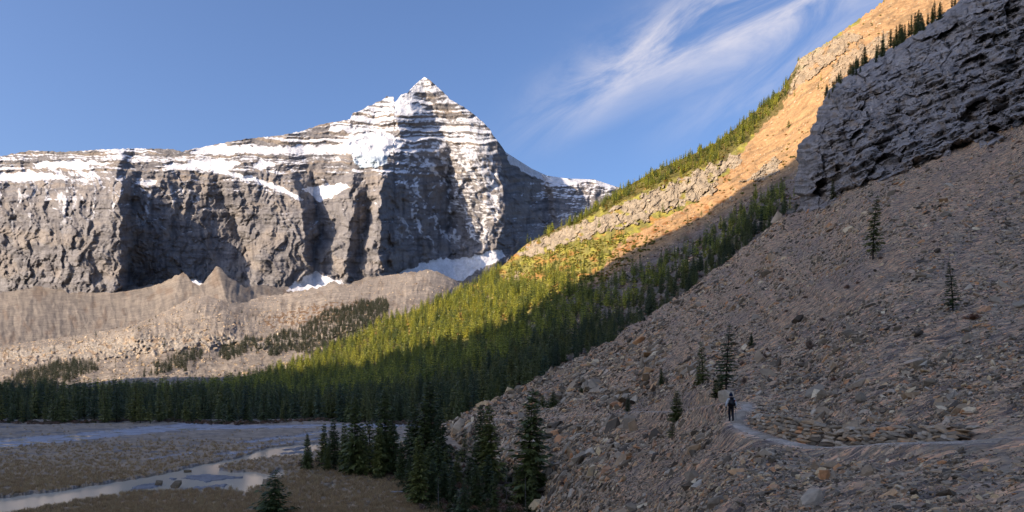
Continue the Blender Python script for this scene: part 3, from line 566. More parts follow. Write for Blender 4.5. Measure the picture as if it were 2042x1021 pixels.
# ------------------------------------------------------------------ river flat and water
def zz(pts): return [(273+x/3.754, 740+y/3.754) for x, y in pts]
W_MAIN = [(-60, 1000), (120, 978), (273, 954), (326, 945), (361, 937), (406, 925), (459, 916), (502, 906), (507, 900), (539, 892), (617, 885), (689, 878), (790, 872), (880, 868), (880, 878), (800, 884), (726, 890), (640, 897), (603, 908), (539, 913), (486, 921), (443, 930), (438, 938), (470, 941), (505, 940), (539, 946), (542, 953), (529, 962), (529, 972), (499, 977), (497, 992), (486, 990), (465, 978), (406, 981), (340, 981), (273, 984), (120, 1008), (-60, 1045)]
W_INLET = zz([(1000, 775), (1040, 745), (1100, 735), (1160, 708), (1190, 712), (1110, 752), (1090, 800), (1020, 815), (960, 800)])
W_FAR = [(-60, 880), (120, 868), (273, 853), (340, 848), (400, 840), (414, 840), (412, 845), (430, 848), (540, 849), (640, 847), (760, 846), (870, 848), (870, 852), (740, 855), (640, 853), (510, 856), (430, 858), (350, 860), (273, 868), (100, 886), (-60, 900)]
W_B = [zz([(800, 582), (1000, 549), (1270, 512), (1400, 500), (1400, 512), (1270, 530), (1000, 562), (850, 590)]), zz([(560, 545), (800, 530), (1000, 502), (1300, 468), (1420, 440), (1420, 462), (1300, 488), (1050, 520), (800, 545)]), zz([(560, 632), (700, 612), (860, 605), (850, 618), (700, 632)]), zz([(100, 660), (280, 628), (420, 612), (420, 622), (260, 648), (110, 672)])]
BARS = [zz([(330, 800), (400, 778), (530, 768), (640, 776), (790, 790), (800, 800), (660, 806), (530, 830), (500, 824), (400, 806)]), zz([(250, 897), (420, 868), (650, 842), (700, 847), (640, 868), (450, 892), (320, 905)]), zz([(0, 850), (130, 833), (205, 845), (150, 868), (50, 882), (-60, 890)]), zz([(225, 806), (260, 795), (305, 803), (260, 815)]), zz([(1080, 585), (1250, 563), (1300, 566), (1180, 590)]), zz([(1060, 612), (1300, 590), (1310, 604), (1100, 622)])]
W_CREEK = [(zz([(1400, 880), (1460, 840), (1560, 832), (1560, 842), (1480, 856), (1450, 884), (1590, 918), (1590, 926), (1440, 895)]), 0.35), (zz([(1700, 1010), (1760, 985), (1820, 950), (1740, 932), (1830, 950), (1800, 985), (1740, 1020)]), 0.35)]
def build_flat():
    us = np.arange(-60, 1180, 2.0); vs = np.concatenate([np.arange(838, 900, 0.6), np.arange(900, 1110, 1.2)])
    U, V = np.meshgrid(us, vs); D = flat_d(V); P = PX(U, V, D)
    a = fbm(U/30, V/9, 4, 3); wob = lambda s: (U+fbm(U/24, V/7, 3, s)*7, V+fbm(U/24, V/7, 3, s+4)*1.6)
    water = np.zeros(U.shape); blue = np.zeros(U.shape)
    Uw, Vw = wob(31); water = np.maximum(water, inpoly(Uw, Vw, W_MAIN)); water = np.maximum(water, inpoly(Uw, Vw, W_INLET))
    far = inpoly(U+fbm(U/40, V/3, 3, 5)*10, V+fbm(U/40, V/4, 3, 9)*1.0, W_FAR).astype(float)
    for p in W_B: far = np.maximum(far, inpoly(U+fbm(U/30, V/3, 3, 6)*14, V+fbm(U/30, V/4, 3, 10)*1.2, p))
    bars = np.zeros(U.shape)
    for p in BARS: bars = np.maximum(bars, inpoly(U+fbm(U/14, V/4, 3, 7)*6, V+fbm(U/14, V/4, 3, 8)*1.5, p))
    creek = np.zeros(U.shape)
    for p, q in W_CREEK: creek = np.maximum(creek, inpoly(U+fbm(U/10, V/6, 2, 7)*3, V, p))
    streak = sstep(0.1, 0.4, fbm(U/60, V/3.2, 3, 41))
    z = 0.30+0.10*a+0.05*fbm(U/8, V/3, 3, 51); z = z*(1-water)+water*(-0.8)
    z = np.where(far > 0, -0.02-0.30*streak, z); z = np.where((water > 0) & (bars > 0), 0.02+0.06*fbm(U/12, V/4, 3, 53)+0.0, z); z = np.where(creek > 0, -0.7, z)
    # damp grey silt along the banks
    c = const(U.shape, (0.42, 0.30, 0.195)); mid = sstep(905, 860, V-0.0*U); c = lerp(c, (0.37, 0.29, 0.22), mid)
    c = lerp(c, (0.25, 0.20, 0.15), sstep(0.0, 0.5, fbm(U/18, V/5, 4, 55))*0.6); c = lerp(c, (0.17, 0.17, 0.18), sstep(0.15, 0.5, fbm(U/70, V/5, 4, 57))*sstep(930, 900, V)*sstep(560, 300, U)*0.7)
    k = 5; wf = np.maximum(water, far); pad = np.pad(wf, k, mode='edge'); near = sum(pad[i:i+U.shape[0], j:j+U.shape[1]] for i in range(0, 2*k+1, 2) for j in range(0, 2*k+1, 2))/36.0
    c = lerp(c, (0.31, 0.27, 0.24), np.clip(near*1.5, 0, 1)*sstep(-0.3, 0.3, a)); c = lerp(c, (0.36, 0.37, 0.41), far*0.9); c = lerp(c, (0.24, 0.235, 0.24), ((water > 0) & (bars > 0))*1.0); c = lerp(c, (0.05, 0.045, 0.035), creek)
    c = lerp(c, (0.20, 0.155, 0.10), soft(U, V, [(590, 930), (640, 915), (760, 905), (900, 900), (1180, 890), (1180, 1110), (860, 1110), (830, 1000), (760, 965), (640, 950)], 10, 20, 4)*0.85)
    P[..., 2] = z
    tag(sheet('river_flat', P, c, M_FLAT), 'flat brown valley floor with gravel bars', 'valley floor', kind='structure')
    m, nt, b = new_mat('river_water'); b.inputs['Base Color'].default_value = (0.70, 0.59, 0.44, 1); b.inputs['Roughness'].default_value = 0.07; b.inputs['IOR'].default_value = 1.333; b.inputs['Specular IOR Level'].default_value = 0.6
    tc = node(nt, 'ShaderNodeTexCoord'); mp = node(nt, 'ShaderNodeMapping'); mp.inputs['Scale'].default_value = (0.7, 1.6, 1); nt.links.new(tc.outputs['Object'], mp.inputs[0]); n = tex_noise(nt, mp.outputs[0], 1.4, 4, 0.6)
    bp = node(nt, 'ShaderNodeBump'); bp.inputs['Strength'].default_value = 0.10; bp.inputs['Distance'].default_value = 0.05; nt.links.new(n.outputs[0], bp.inputs['Height']); nt.links.new(bp.outputs[0], b.inputs['Normal'])
    me = raw_mesh('river', np.array([(-330, 60, -0.12), (60, 60, -0.12), (60, 300, -0.12), (-330, 300, -0.12)], float), np.array([[0, 1, 2, 3]]), [m]); tag(link(bpy.data.objects.new('river', me)), 'shallow braided river winding over the flat', 'river', kind='structure')
    return U, V, P, np.maximum(np.maximum(water, far), creek)
FLAT = build_flat()

# ------------------------------------------------------------------ prototypes: trees, shrubs, stones, grass
def tube(pts, radii, n=6):
    pts = np.asarray(pts, float); V = []; F = []
    for p, r in zip(pts, radii):
        for k in range(n): V.append((p[0]+r*math.cos(2*math.pi*k/n), p[1]+r*math.sin(2*math.pi*k/n), p[2]))
    for i in range(len(pts)-1):
        for k in range(n): j = (k+1) % n; F.append((i*n+k, i*n+j, (i+1)*n+j, (i+1)*n+k))
    return np.array(V), np.array(F)
def spruce(seed, whorls, nb, leaves, width, bare=0.08, droop=0.35, sparse=0.0, leafk=1.0, lean=0.0, outn=0.0):
    """a 10 m spruce: (trunk verts, faces), (crown verts, faces)"""
    R = np.random.default_rng(seed); H = 10.0; bend = R.normal(0, 0.05, 2)+np.array([lean, 0])
    ctr = lambda t: np.array([bend[0]*t*t*H*0.3, bend[1]*t*t*H*0.3, t*H])
    tr = tube([ctr(t)-np.array([0, 0, 0.25 if t == 0 else 0]) for t in (0, .04, .3, .6, .85, 1.0)], [.17, .13, .10, .065, .03, .006], 7)
    V = []; F = []
    side_w = 1+0.25*R.normal(0, 1, 6)
    for i in range(whorls):
        t = bare+(0.985-bare)*((i+R.random()*.7)/whorls)
        prof = width*(0.10+0.90*min(1.0, (1-t)**0.85*1.15))*min(1.0, 0.45+(t-bare)/0.16)
        gap = 1.0 if R.random() > sparse*0.5 else 0.45
        for b in range(nb):
            if R.random() < sparse: continue
            a = 2*math.pi*(b+R.random()*0.9)/nb+i*1.3; r = prof*gap*(0.62+0.55*R.random())*side_w[int(a/(2*math.pi)*6) % 6]
            if r < 0.05: continue
            o = ctr(t); dh = np.array([math.cos(a), math.sin(a), 0]); lat = np.array([-dh[1], dh[0], 0]); dr = droop*(1.1-t)-0.30*t
            n = max(2, int(leaves*(0.4+0.6*r/width)))
            for k in range(n):
                s = (k+0.25+R.random()*.7)/n; p = o+dh*r*s+np.array([0, 0, -dr*r*s+0.22*r*s*s])
                ln = leafk*(0.20+0.30*r*(1-0.45*s))*(0.7+0.6*R.random()); sg = R.choice((-1, 1)); out = 0.55+0.5*R.random()
                d = dh*out+lat*sg*(0.9-0.5*s)*R.random()*1.3+np.array([0, 0, -0.30-0.35*R.random()+0.3*t]); d /= np.linalg.norm(d)
                nrm = np.array([R.normal(0, .5), R.normal(0, .5), 1.0-0.5*outn])+dh*outn+lat*outn*R.normal(0, .5); q = np.cross(d, nrm); q /= np.linalg.norm(q); wd = ln*(0.19+0.12*R.random())
                i0 = len(V); V += [p-d*ln*.25, p+d*ln*.30+q*wd, p+d*ln*.95, p+d*ln*.30-q*wd]; F.append((i0, i0+1, i0+2, i0+3))
    # leader
    o = ctr(0.985)
    for k in range(4):
        a = k*1.6; d = np.array([math.cos(a)*.25, math.sin(a)*.25, 1]); q = np.array([-math.sin(a), math.cos(a), 0]); i0 = len(V); V += [o-d*.15, o+q*.05, o+d*.3, o-q*.05]; F.append((i0, i0+1, i0+2, i0+3))
    return tr, (np.array(V), np.array(F))
def bare_branches(seed, n=46, ln=0.8, t0=0.1, t1=0.97):
    R = np.random.default_rng(seed); V = []; F = []
    for i in range(n):
        t = t0+(t1-t0)*R.random(); a = R.random()*6.283; L = ln*(1.05-t)*(0.5+R.random()); o = np.array([0, 0, t*10]); d = np.array([math.cos(a), math.sin(a), -0.25+0.3*R.random()])*L; q = np.array([-math.sin(a), math.cos(a), 0])*.018; z = np.array([0, 0, .018]); i0 = len(V)
        V += [o-q, o+z, o+q, o+d]; F += [(i0, i0+1, i0+3, i0+3), (i0+1, i0+2, i0+3, i0+3)]
    F = [(a, b, c) for a, b, c, d in F]; return np.array(V), np.array(F)
def joined(name, tr, cr, bark, leafm):
    v = np.concatenate([tr[0], cr[0]]); f = np.concatenate([tr[1], cr[1]+len(tr[0])]); mi = np.concatenate([np.zeros(len(tr[1])), np.ones(len(cr[1]))]); return raw_mesh(name, v, f, [bark, leafm], mi)
def shrub_geo(seed, n, h=1.0, leaf=0.10, flat=0.7):
    R = np.random.default_rng(seed); V = []; F = []
    for k in range(n):
        a = R.random()*6.283; s = R.random()**.5; th = R.random()*1.35*s; L = h*(0.45+0.55*R.random()); d = np.array([math.sin(th)*math.cos(a), math.sin(th)*math.sin(a), math.cos(th)*flat]); e = d*L; q = np.cross(d, R.normal(0, 1, 3)); q /= np.linalg.norm(q)+1e-6
        i0 = len(V); b0 = np.array([math.cos(a), math.sin(a), -0.3])*0.12*h*s; V += [b0, b0+e*.5+q*.012, e, b0+e*.5-q*.012]; F.append((i0, i0+1, i0+2, i0+3))
        for j in range(3):
            p = e*(0.45+0.6*R.random())+R.normal(0, .05, 3)*h; d2 = R.normal(0, 1, 3); d2 /= np.linalg.norm(d2); q2 = np.cross(d2, R.normal(0, 1, 3)); q2 /= np.linalg.norm(q2)+1e-6; l = leaf*(0.6+R.random()*.8); i0 = len(V)
            V += [p-d2*l, p+q2*l*.45, p+d2*l, p-q2*l*.45]; F.append((i0, i0+1, i0+2, i0+3))
    return np.array(V), np.array(F)
def stone_mesh(name, seed, sx, sy, sz, mat, npts=13):
    R = np.random.default_rng(seed); bm = bmesh.new()
    for k in range(npts):
        p = R.normal(0, 1, 3); p /= np.abs(p).max()**0.8+1e-6; p *= 0.8+0.35*R.random(); p = np.clip(p, -1, 1); bm.verts.new((p[0]*sx*.5, p[1]*sy*.5, p[2]*sz*.5))
    r = bmesh.ops.convex_hull(bm, input=bm.verts); bmesh.ops.delete(bm, geom=[g for g in r['geom_interior'] if isinstance(g, bmesh.types.BMVert)], context='VERTS')
    bmesh.ops.recalc_face_normals(bm, faces=bm.faces); me = bpy.data.meshes.new(name); bm.to_mesh(me); bm.free(); me.materials.append(mat); return me
STONES = [stone_mesh('stone', 100+i, 1.0, 0.5+0.35*random.random(), 0.18+0.2*random.random(), M_STONE, 11+i % 5) for i in range(12)]
BLOCKS = [stone_mesh('boulder', 200+i, 1.0, 0.75, 0.65, M_STONE, 16) for i in range(4)]

def scatter(name, protos, pts, rot, scl, idx, mat_tint=None, label=None, cat=None):
    """one object: prototypes instanced on a cloud of points by geometry nodes"""
    c = bpy.data.collections.new(name+'_pieces')
    for i, me in enumerate(protos): c.objects.link(bpy.data.objects.new('%s_piece_%02d' % (name, i), me))
    n = len(pts); me = bpy.data.meshes.new(name); me.vertices.add(n); me.vertices.foreach_set('co', np.ascontiguousarray(pts, np.float32).ravel())
    def attr(nm, ty, a, key='value'):
        x = me.attributes.new(nm, ty, 'POINT'); x.data.foreach_set(key, np.ascontiguousarray(a).ravel())
    attr('rot', 'FLOAT_VECTOR', np.asarray(rot, np.float32), 'vector'); attr('scl', 'FLOAT_VECTOR', np.asarray(scl, np.float32), 'vector'); attr('pick', 'INT', np.asarray(idx, np.int32))
    attr('tint', 'FLOAT', np.asarray(mat_tint if mat_tint is not None else rng.random(n), np.float32))
    o = link(bpy.data.objects.new(name, me)); g = bpy.data.node_groups.new(name, 'GeometryNodeTree')
    g.interface.new_socket('Geometry', in_out='INPUT', socket_type='NodeSocketGeometry'); g.interface.new_socket('Geometry', in_out='OUTPUT', socket_type='NodeSocketGeometry')
    N = g.nodes.new; L = g.links.new; gi = N('NodeGroupInput'); go = N('NodeGroupOutput'); ci = N('GeometryNodeCollectionInfo'); ci.inputs[0].default_value = c; ci.inputs[1].default_value = True; ci.inputs[2].default_value = True
    ip = N('GeometryNodeInstanceOnPoints'); ip.inputs['Pick Instance'].default_value = True
    def na(nm, ty):
        x = N('GeometryNodeInputNamedAttribute'); x.data_type = ty; x.inputs[0].default_value = nm; return x.outputs[0]
    er = N('FunctionNodeEulerToRotation'); L(na('rot', 'FLOAT_VECTOR'), er.inputs[0]); L(er.outputs[0], ip.inputs['Rotation']); L(na('scl', 'FLOAT_VECTOR'), ip.inputs['Scale']); L(na('pick', 'INT'), ip.inputs['Instance Index'])
    L(gi.outputs[0], ip.inputs['Points']); L(ci.outputs[0], ip.inputs['Instance']); L(ip.outputs[0], go.inputs[0])
    md = o.modifiers.new('scatter', 'NODES'); md.node_group = g; tag(o, label, cat, kind='stuff'); return o

FAR_P = []
for i in range(4):
    tr, cr = spruce(300+i, 15, 6, 5, 1.5+0.3*(i % 3), 0.05, 0.35, 0.05, 1.6, outn=1.1); FAR_P.append((tr, cr))
MID_P = []
for i in range(6):
    tr, cr = spruce(400+i, 26, 7, 8, 1.3+0.22*(i % 3), 0.06+0.05*(i % 2), 0.45, 0.06+0.06*(i % 2), 1.25, outn=0.8); MID_P.append((tr, cr))
def xyz(P): return P[:, 0], P[:, 1], P[:, 2]

# ------------------------------------------------------------------ forest on the valley side
def cell_sample(P, dens, seed, cap=200000):
    """random points on a grid sheet with a density per square metre; returns row, column, position"""
    R = np.random.default_rng(seed); a = np.linalg.norm(np.cross(P[1:, :-1]-P[:-1, :-1], P[:-1, 1:]-P[:-1, :-1]), axis=-1)
    lam = a*dens[:-1, :-1]; k = R.poisson(np.minimum(lam, 30)); ii, jj = np.nonzero(k); rep = k[ii, jj]; ii = np.repeat(ii, rep); jj = np.repeat(jj, rep); s, t = R.random(len(ii)), R.random(len(ii))
    p = P[ii, jj]*((1-s)*(1-t))[:, None]+P[ii+1, jj]*(s*(1-t))[:, None]+P[ii, jj+1]*((1-s)*t)[:, None]+P[ii+1, jj+1]*(s*t)[:, None]; return ii, jj, p
def to_px(p): return UC+FPX*p[:, 0]/p[:, 1], VH-FPX*(p[:, 2]-CZ)/p[:, 1]
def forest():
    U, V, P = HILL['U'], HILL['V'], HILL['P']
    F1 = [(-60, 700), (470, 700), (620, 660), (760, 600), (900, 540), (985, 525), (1000, 560), (1030, 575), (1090, 560), (1150, 545), (1190, 552), (1120, 600), (1160, 640), (1200, 640), (1300, 560), (1330, 600), (1200, 730), (880, 900), (-60, 900)]
    f1 = soft(U, V, F1, 10, 30, 3); f2 = soft(U, V, [(990, 500), (1560, 100), (1600, 100), (1560, 200), (1490, 275), (1440, 315), (1330, 358), (1250, 392), (1150, 445), (1060, 482)], 6, 20, 4)
    f3 = soft(U, V, [(940, 560), (1060, 512), (1120, 495), (1250, 462), (1300, 470), (1270, 500), (1190, 560), (1100, 590), (1000, 640)], 10, 25, 5); f4 = soft(U, V, [(1060, 680), (1090, 615), (1170, 585), (1300, 530), (1400, 480), (1480, 420), (1560, 370), (1600, 380), (1560, 450), (1400, 590), (1200, 715)], 9, 24, 6)
    gaps = sstep(-0.45, 0.05, fbm(U/34, V/22, 3, 7))
    dens = np.maximum.reduce([f1*0.026*(0.55+0.45*gaps), f2*0.034*gaps+f2*0.008, f3*0.016*gaps, f4*0.028*gaps, 0.0004*np.ones(U.shape)*(U > 1000)])
    dens = dens*(1-0.85*HILL['rock'])*np.where(U > 1000, 1-0.8*HILL['scree']*(1-f4)*(1-f2), 1)
    ii, jj, p = cell_sample(P, dens, 5); u, v = to_px(p); R = np.random.default_rng(9); d = p[:, 1]
    h = np.interp(d, [280, 400, 600, 1000], [13.2, 13, 13, 13]); up = sstep(1000, 1300, u); h = h*(1-0.30*up)*(0.55+0.62*R.random(len(d))**0.8); h = np.where((f3[ii, jj] > 0) & (f1[ii, jj] == 0), h*0.6, h)
    keep = (u > -60) & (u < 2100); p, h, u, v, d = p[keep], h[keep], u[keep], v[keep], d[keep]
    # the forest's front rows stand as single trees
    vis = (v < 846)
    scr = h*FPX/d; front = np.where((u > 0) & (u < 960) & (d < 320), d, 1e9); order = np.argsort(front)[:235]; one = np.zeros(len(d), bool); one[order[front[order] < 1e8]] = True
    # upper-edge shade trees that show large
    o2 = np.argsort(-(scr*((u > 1190) & (u < 1560) & (d < 470))))[:30]; one[o2] = True
    n = len(d); R = np.random.default_rng(10); rot = np.stack([R.normal(0, .02, n), R.normal(0, .02, n), R.random(n)*6.28], -1); wid = 0.85+0.45*R.random(n); s = np.stack([h/10*wid, h/10*wid, h/10], -1)
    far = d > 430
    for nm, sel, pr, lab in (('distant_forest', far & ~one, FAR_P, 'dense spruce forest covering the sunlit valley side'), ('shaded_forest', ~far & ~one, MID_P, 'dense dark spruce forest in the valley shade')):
        scatter(nm, [joined(nm+'_tree', t, c, M_BARK, M_NEEDLE_LIT if nm == 'distant_forest' else M_NEEDLE_FAR) for t, c in pr], p[sel], rot[sel], s[sel], R.integers(0, len(pr), sel.sum()), label=lab, cat='forest')
    print('forest', n, far.sum(), one.sum())
    return p[one], h[one], rot[one], wid[one], u[one]
FRONT = forest()
def tree_meshes(trs, needle): return [(raw_mesh('trunk', *t, [M_BARK], smooth=True), raw_mesh('crown', *c, [needle])) for t, c in trs]
MIDM = tree_meshes(MID_P, M_NEEDLE_FAR)
def plant_tree(name, meshes, loc, h, rz, wid, label, group=None, cat='tree', tilt=(0, 0)):
    e = link(bpy.data.objects.new(name, None)); e.location = loc; e.rotation_euler = (tilt[0], tilt[1], rz); e.scale = (h/10*wid, h/10*wid, h/10); e.empty_display_size = 0.3
    for nm, me in zip(('trunk', 'crown', 'branches'), meshes): link(bpy.data.objects.new(nm, me), e)
    return tag(e, label, cat, group)
def front_trees():
    p, h, rot, wid, u = FRONT
    for i in range(len(p)):
        lab = ('dark spruce in the front row of the forest at the far left river bank' if u[i] < 420 else 'dark spruce in the front row of the forest behind the braided river' if u[i] < 690 else 'dark spruce in the forest edge behind the tall foreground spruces' if u[i] < 1000 else 'shaded spruce in the thin strip of trees along the upper edge of the scree')
        plant_tree('spruce_tree', MIDM[i % 6], p[i], h[i], rot[i, 2], wid[i], lab, {'f': 'spruces at the far left river bank', 'b': 'spruces behind the braided river', 't': 'spruces behind the foreground trees', 's': 'spruces along the upper scree edge'}['f' if u[i] < 420 else 'b' if u[i] < 690 else 't' if u[i] < 1000 else 's'])
front_trees()
def moraine_trees():
    U, V, D, P, N = MOR
    polys = [[(565, 690), (600, 650), (650, 622), (740, 600), (775, 602), (770, 640), (700, 690), (640, 720), (590, 705)], [(425, 715), (440, 695), (500, 675), (520, 680), (510, 700), (460, 720)], [(280, 755), (300, 735), (340, 715), (400, 698), (410, 710), (370, 735), (320, 750)], [(510, 700), (540, 672), (590, 655), (600, 690), (560, 710)], [(0, 770), (60, 740), (150, 720), (200, 735), (120, 770), (40, 785)], [(-60, 812), (300, 800), (430, 788), (430, 770), (300, 785), (-60, 800)]]
    den = np.zeros(U.shape)
    for i, q in enumerate(polys): den = np.maximum(den, soft(U, V, q, 8, 18, 20+i)*(0.013 if i < 5 else 0.004))
    den += 0.0001*(V > 620)
    ii, jj, p = cell_sample(P, den, 31); R = np.random.default_rng(3); n = len(p); h = (6.5+5*R.random(n))*np.interp(p[:, 1], [500, 900, 1800], [0.65, 1.0, 1.1]); w = 0.9+0.4*R.random(n)
    scatter('moraine_trees', [joined('moraine_tree', t, c, M_BARK, M_NEEDLE_DULL) for t, c in FAR_P], p, np.stack([0*h, 0*h, R.random(n)*6.28], -1), np.stack([h/10*w, h/10*w, h/10], -1), R.integers(0, 4, n), label='patches of young dark conifers on the tan moraine', cat='forest'); print('moraine trees', n)
moraine_trees()

# ------------------------------------------------------------------ stones of the scree
def frame_euler(nrm, ang, tilt, R):
    """euler angles that lay a slab on the slope: long axis turned by ang in the slope plane, with some tilt"""
    n = nrm+R.normal(0, 1, nrm.shape)*tilt[:, None]; n /= np.linalg.norm(n, axis=1, keepdims=True)
    down = np.array([0, 0, -1.0])-n*(-n[:, 2:3]); down /= np.linalg.norm(down, axis=1, keepdims=True)+1e-9; lat = np.cross(n, down)
    x = down*np.cos(ang)[:, None]+lat*np.sin(ang)[:, None]; y = np.cross(n, x)
    return np.stack([np.arctan2(y[:, 2], n[:, 2]), np.arcsin(np.clip(-x[:, 2], -1, 1)), np.arctan2(x[:, 1], x[:, 0])], -1)
def build_stones():
    R = np.random.default_rng(77); P, N, U, V, D, dist = TAL['P'], TAL['N'], TAL['U'], TAL['V'], TAL['D'], TAL['dist']; nr, nc = U.shape
    n = 150000
    i = R.integers(0, nr-1, n); j = R.integers(0, nc-1, n); s, t = R.random(n), R.random(n)
    p = P[i, j]*((1-s)*(1-t))[:, None]+P[i+1, j]*(s*(1-t))[:, None]+P[i, j+1]*((1-s)*t)[:, None]+P[i+1, j+1]*(s*t)[:, None]; nn = N[i, j]; u, v, d, dt = U[i, j], V[i, j], D[i, j], dist[i, j]
    coarse = 0.5+0.5*np.clip(fbm(u/60, v/40, 3, 5)*2.0, -1, 1); fine_up = sstep(800, 560, v); q = 0.60*u+0.80*v; sl = 0.80*u-0.60*v; chute = sstep(0.08, 0.38, fbm(q/42, sl/300, 3, 25))*sstep(1150, 1300, u)
    px = np.exp(R.normal(0, 0.55, n))*(3.5+3.4*coarse)*(1-0.42*fine_up)*(1-0.5*chute); big = R.random(n) < 0.026*(0.15+coarse**2*1.4); px[big] *= 2.4; px = np.minimum(px, 40)
    L = px*d/FPX; keep = (p[:, 2] > -0.3) & (v < 1112) & ((dt > 0.75) | (R.random(n) < 0.75)); L = L*(0.45+0.55*sstep(1.0, 3.2, dt)); near = dt < 0.75; L[near] = np.minimum(L[near]*0.6, 0.13)
    # soil gully and the bright patch of fine gravel carry fewer stones
    soil = soft(u, v, [(1380, 800), (1440, 760), (1510, 690), (1580, 600), (1600, 610), (1530, 720), (1460, 800), (1390, 825)], 8, 20, 3) > 0; keep &= ~(soil & (R.random(n) < 0.6))
    p, nn, u, v, d, L, px = p[keep], nn[keep], u[keep], v[keep], d[keep], L[keep], px[keep]; n = len(p)
    rot = frame_euler(nn, R.normal(0, 0.75, n), 0.16+0.42*R.random(n), R); sc = np.stack([L, L*(0.75+0.5*R.random(n)), L*(1.0+1.3*R.random(n))], -1); p = p+nn*(L*0.05)[:, None]
    warm = np.clip(0.5+0.9*fbm(u/70, v/50, 3, 15)+0.25*sstep(1300, 1700, u)*sstep(700, 900, v), 0, 1); tint = R.random(n)**(1.55-0.55*warm); idx = R.integers(0, 12, n)
    o = np.argsort(-px*((u > 850) & (u < 2042) & (v < 1015)))[:270]; one = np.zeros(n, bool); one[o] = True
    for k in np.nonzero(one)[0]:
        e = link(bpy.data.objects.new('stone', STONES[idx[k]]), TAL['o']); e.location = p[k]; e.rotation_euler = rot[k]; e.scale = sc[k]; e['tint'] = float(tint[k])
    r = ~one; scatter('scree_stones', STONES, p[r], rot[r], sc[r], idx[r], tint[r], 'countless loose flat stones lying on the scree slope', 'stones')
build_stones()
def slope_normal(u, v):
    P = lambda a, b: PX(a, b, min(float(talus_depth(a, b)), float(flat_d(b))))
    n = np.cross(P(u+4, v)-P(u-4, v), P(u, v-4)-P(u, v+4)); n /= np.linalg.norm(n); return n if n[2] > 0 else -n
def boulder(u, v, wpx, hpx, tilt, tint, label, seed, blocky=False, name='boulder', yaw=None, depth=None):
    """u, v: middle of the boulder's foot; size in photograph pixels gives metres at the ground's distance"""
    d = depth or ground_depth(u, v); p = PX(u, v, d); w = wpx*d/FPX; h = hpx*d/FPX
    me = stone_mesh(name, seed, 1, 0.8, 1, M_STONE, 22 if blocky else 15)
    o = link(bpy.data.objects.new(name, me)); o.scale = (w*1.06, w*(0.75 if blocky else 0.8), h*1.12); o.location = p+np.array([0, w*0.15, h*0.36]); o.rotation_euler = (random.uniform(-.1, .1), -math.radians(tilt), yaw if yaw is not None else random.uniform(-.3, .3)); o['tint'] = tint
    return tag(o, label, 'boulder' if name == 'boulder' else 'rock')
for i, a in enumerate([
    (1449, 799, 29, 24, 5, 0.72, 'rounded grey boulder at the foot of the spruces beside the hiker', True), (1630, 789, 52, 17, 26, 0.36, 'long tilted dark slab on the scree above the dry stone wall', False), (1717, 802, 27, 20, 30, 0.30, 'dark wedge of rock right of the long tilted slab', False),
    (1712, 771, 32, 12, 30, 0.45, 'grey slab leaning above the dark wedge of rock', False), (1695, 866, 46, 22, 24, 0.66, 'big pointed grey slab lying on top of the dry stone wall', False), (1253, 858, 20, 32, -12, 0.40, 'upright grey boulder standing below the far trail', True), (1262, 862, 18, 26, 18, 0.55, 'second upright boulder leaning on the standing one below the far trail', True),
    (1246, 876, 21, 11, 8, 0.80, 'flat pale stone at the foot of the two upright boulders', False), (1382, 905, 37, 17, 28, 0.60, 'long reddish brown slab below the trail', False), (1309, 915, 25, 9, 26, 0.96, 'thin pale slab lying below the young spruce by the trail', False), (1382, 960, 27, 25, 12, 0.44, 'blocky grey boulder half way down the near scree', True),
    (1617, 1006, 62, 24, 22, 0.70, 'largest grey slab at the bottom of the near scree', False), (1639, 948, 26, 17, 35, 0.93, 'tan slab just above the largest grey slab', False), (1731, 950, 26, 20, 38, 0.50, 'brown grey slab near the right bottom of the scree', False), (1429, 1012, 36, 22, 20, 0.28, 'dark tilted block at the bottom middle of the near scree', True), (1466, 858, 13, 5, 22, 0.97, 'small pale slab on the path behind the hiker', False),
    (1075, 977, 26, 20, 24, 0.30, 'dark angular boulder at the foot of the tall spruce on the right', True), (1153, 973, 22, 12, 28, 0.35, 'dark slab beside the bare bush at the scree foot', False), (1263, 741, 26, 8, 16, 0.85, 'long pale boulder on the upper scree above the far trail', False), (1318, 725, 24, 9, 22, 0.74, 'grey slab up the scree right of the long pale boulder', False), (1231, 893, 10, 15, 20, 0.74, 'small bluish upright slab below the upright boulders', False), (1281, 911, 22, 12, 30, 0.5, 'grey tilted slab left of the thin pale slab', False),
    (1512, 787, 24, 6, 24, 0.75, 'narrow grey slab on the scree right of the hiker', False), (1510, 833, 22, 7, 18, 0.74, 'flat grey slab at the start of the dry stone wall', False), (1205, 800, 16, 12, 30, 0.74, 'pale grey rock above the far trail', True), (1340, 775, 20, 9, 10, 0.4, 'dark flat rock below the thin spruces', False), (885, 870, 22, 9, 14, 0.7, 'grey slab at the toe of the scree by the water', False)]):
    boulder(*a[:6], a[6], 500+i, a[7])
for i, a in enumerate([(350, 972, 20, 15, 5, 0.15, 'dark pointed rock standing in the river shallows'), (316, 968, 14, 11, 0, 0.18, 'dark rock at the tip of the left grassy bank'), (373, 941, 14, 5, 0, 0.2, 'low dark rock near the upper bank of the river'), (529, 964, 12, 9, 0, 0.3, 'grey rock on the right bank of the river')]): boulder(*a, 560+i, True, 'river_rock', depth=float(flat_d(a[1])))

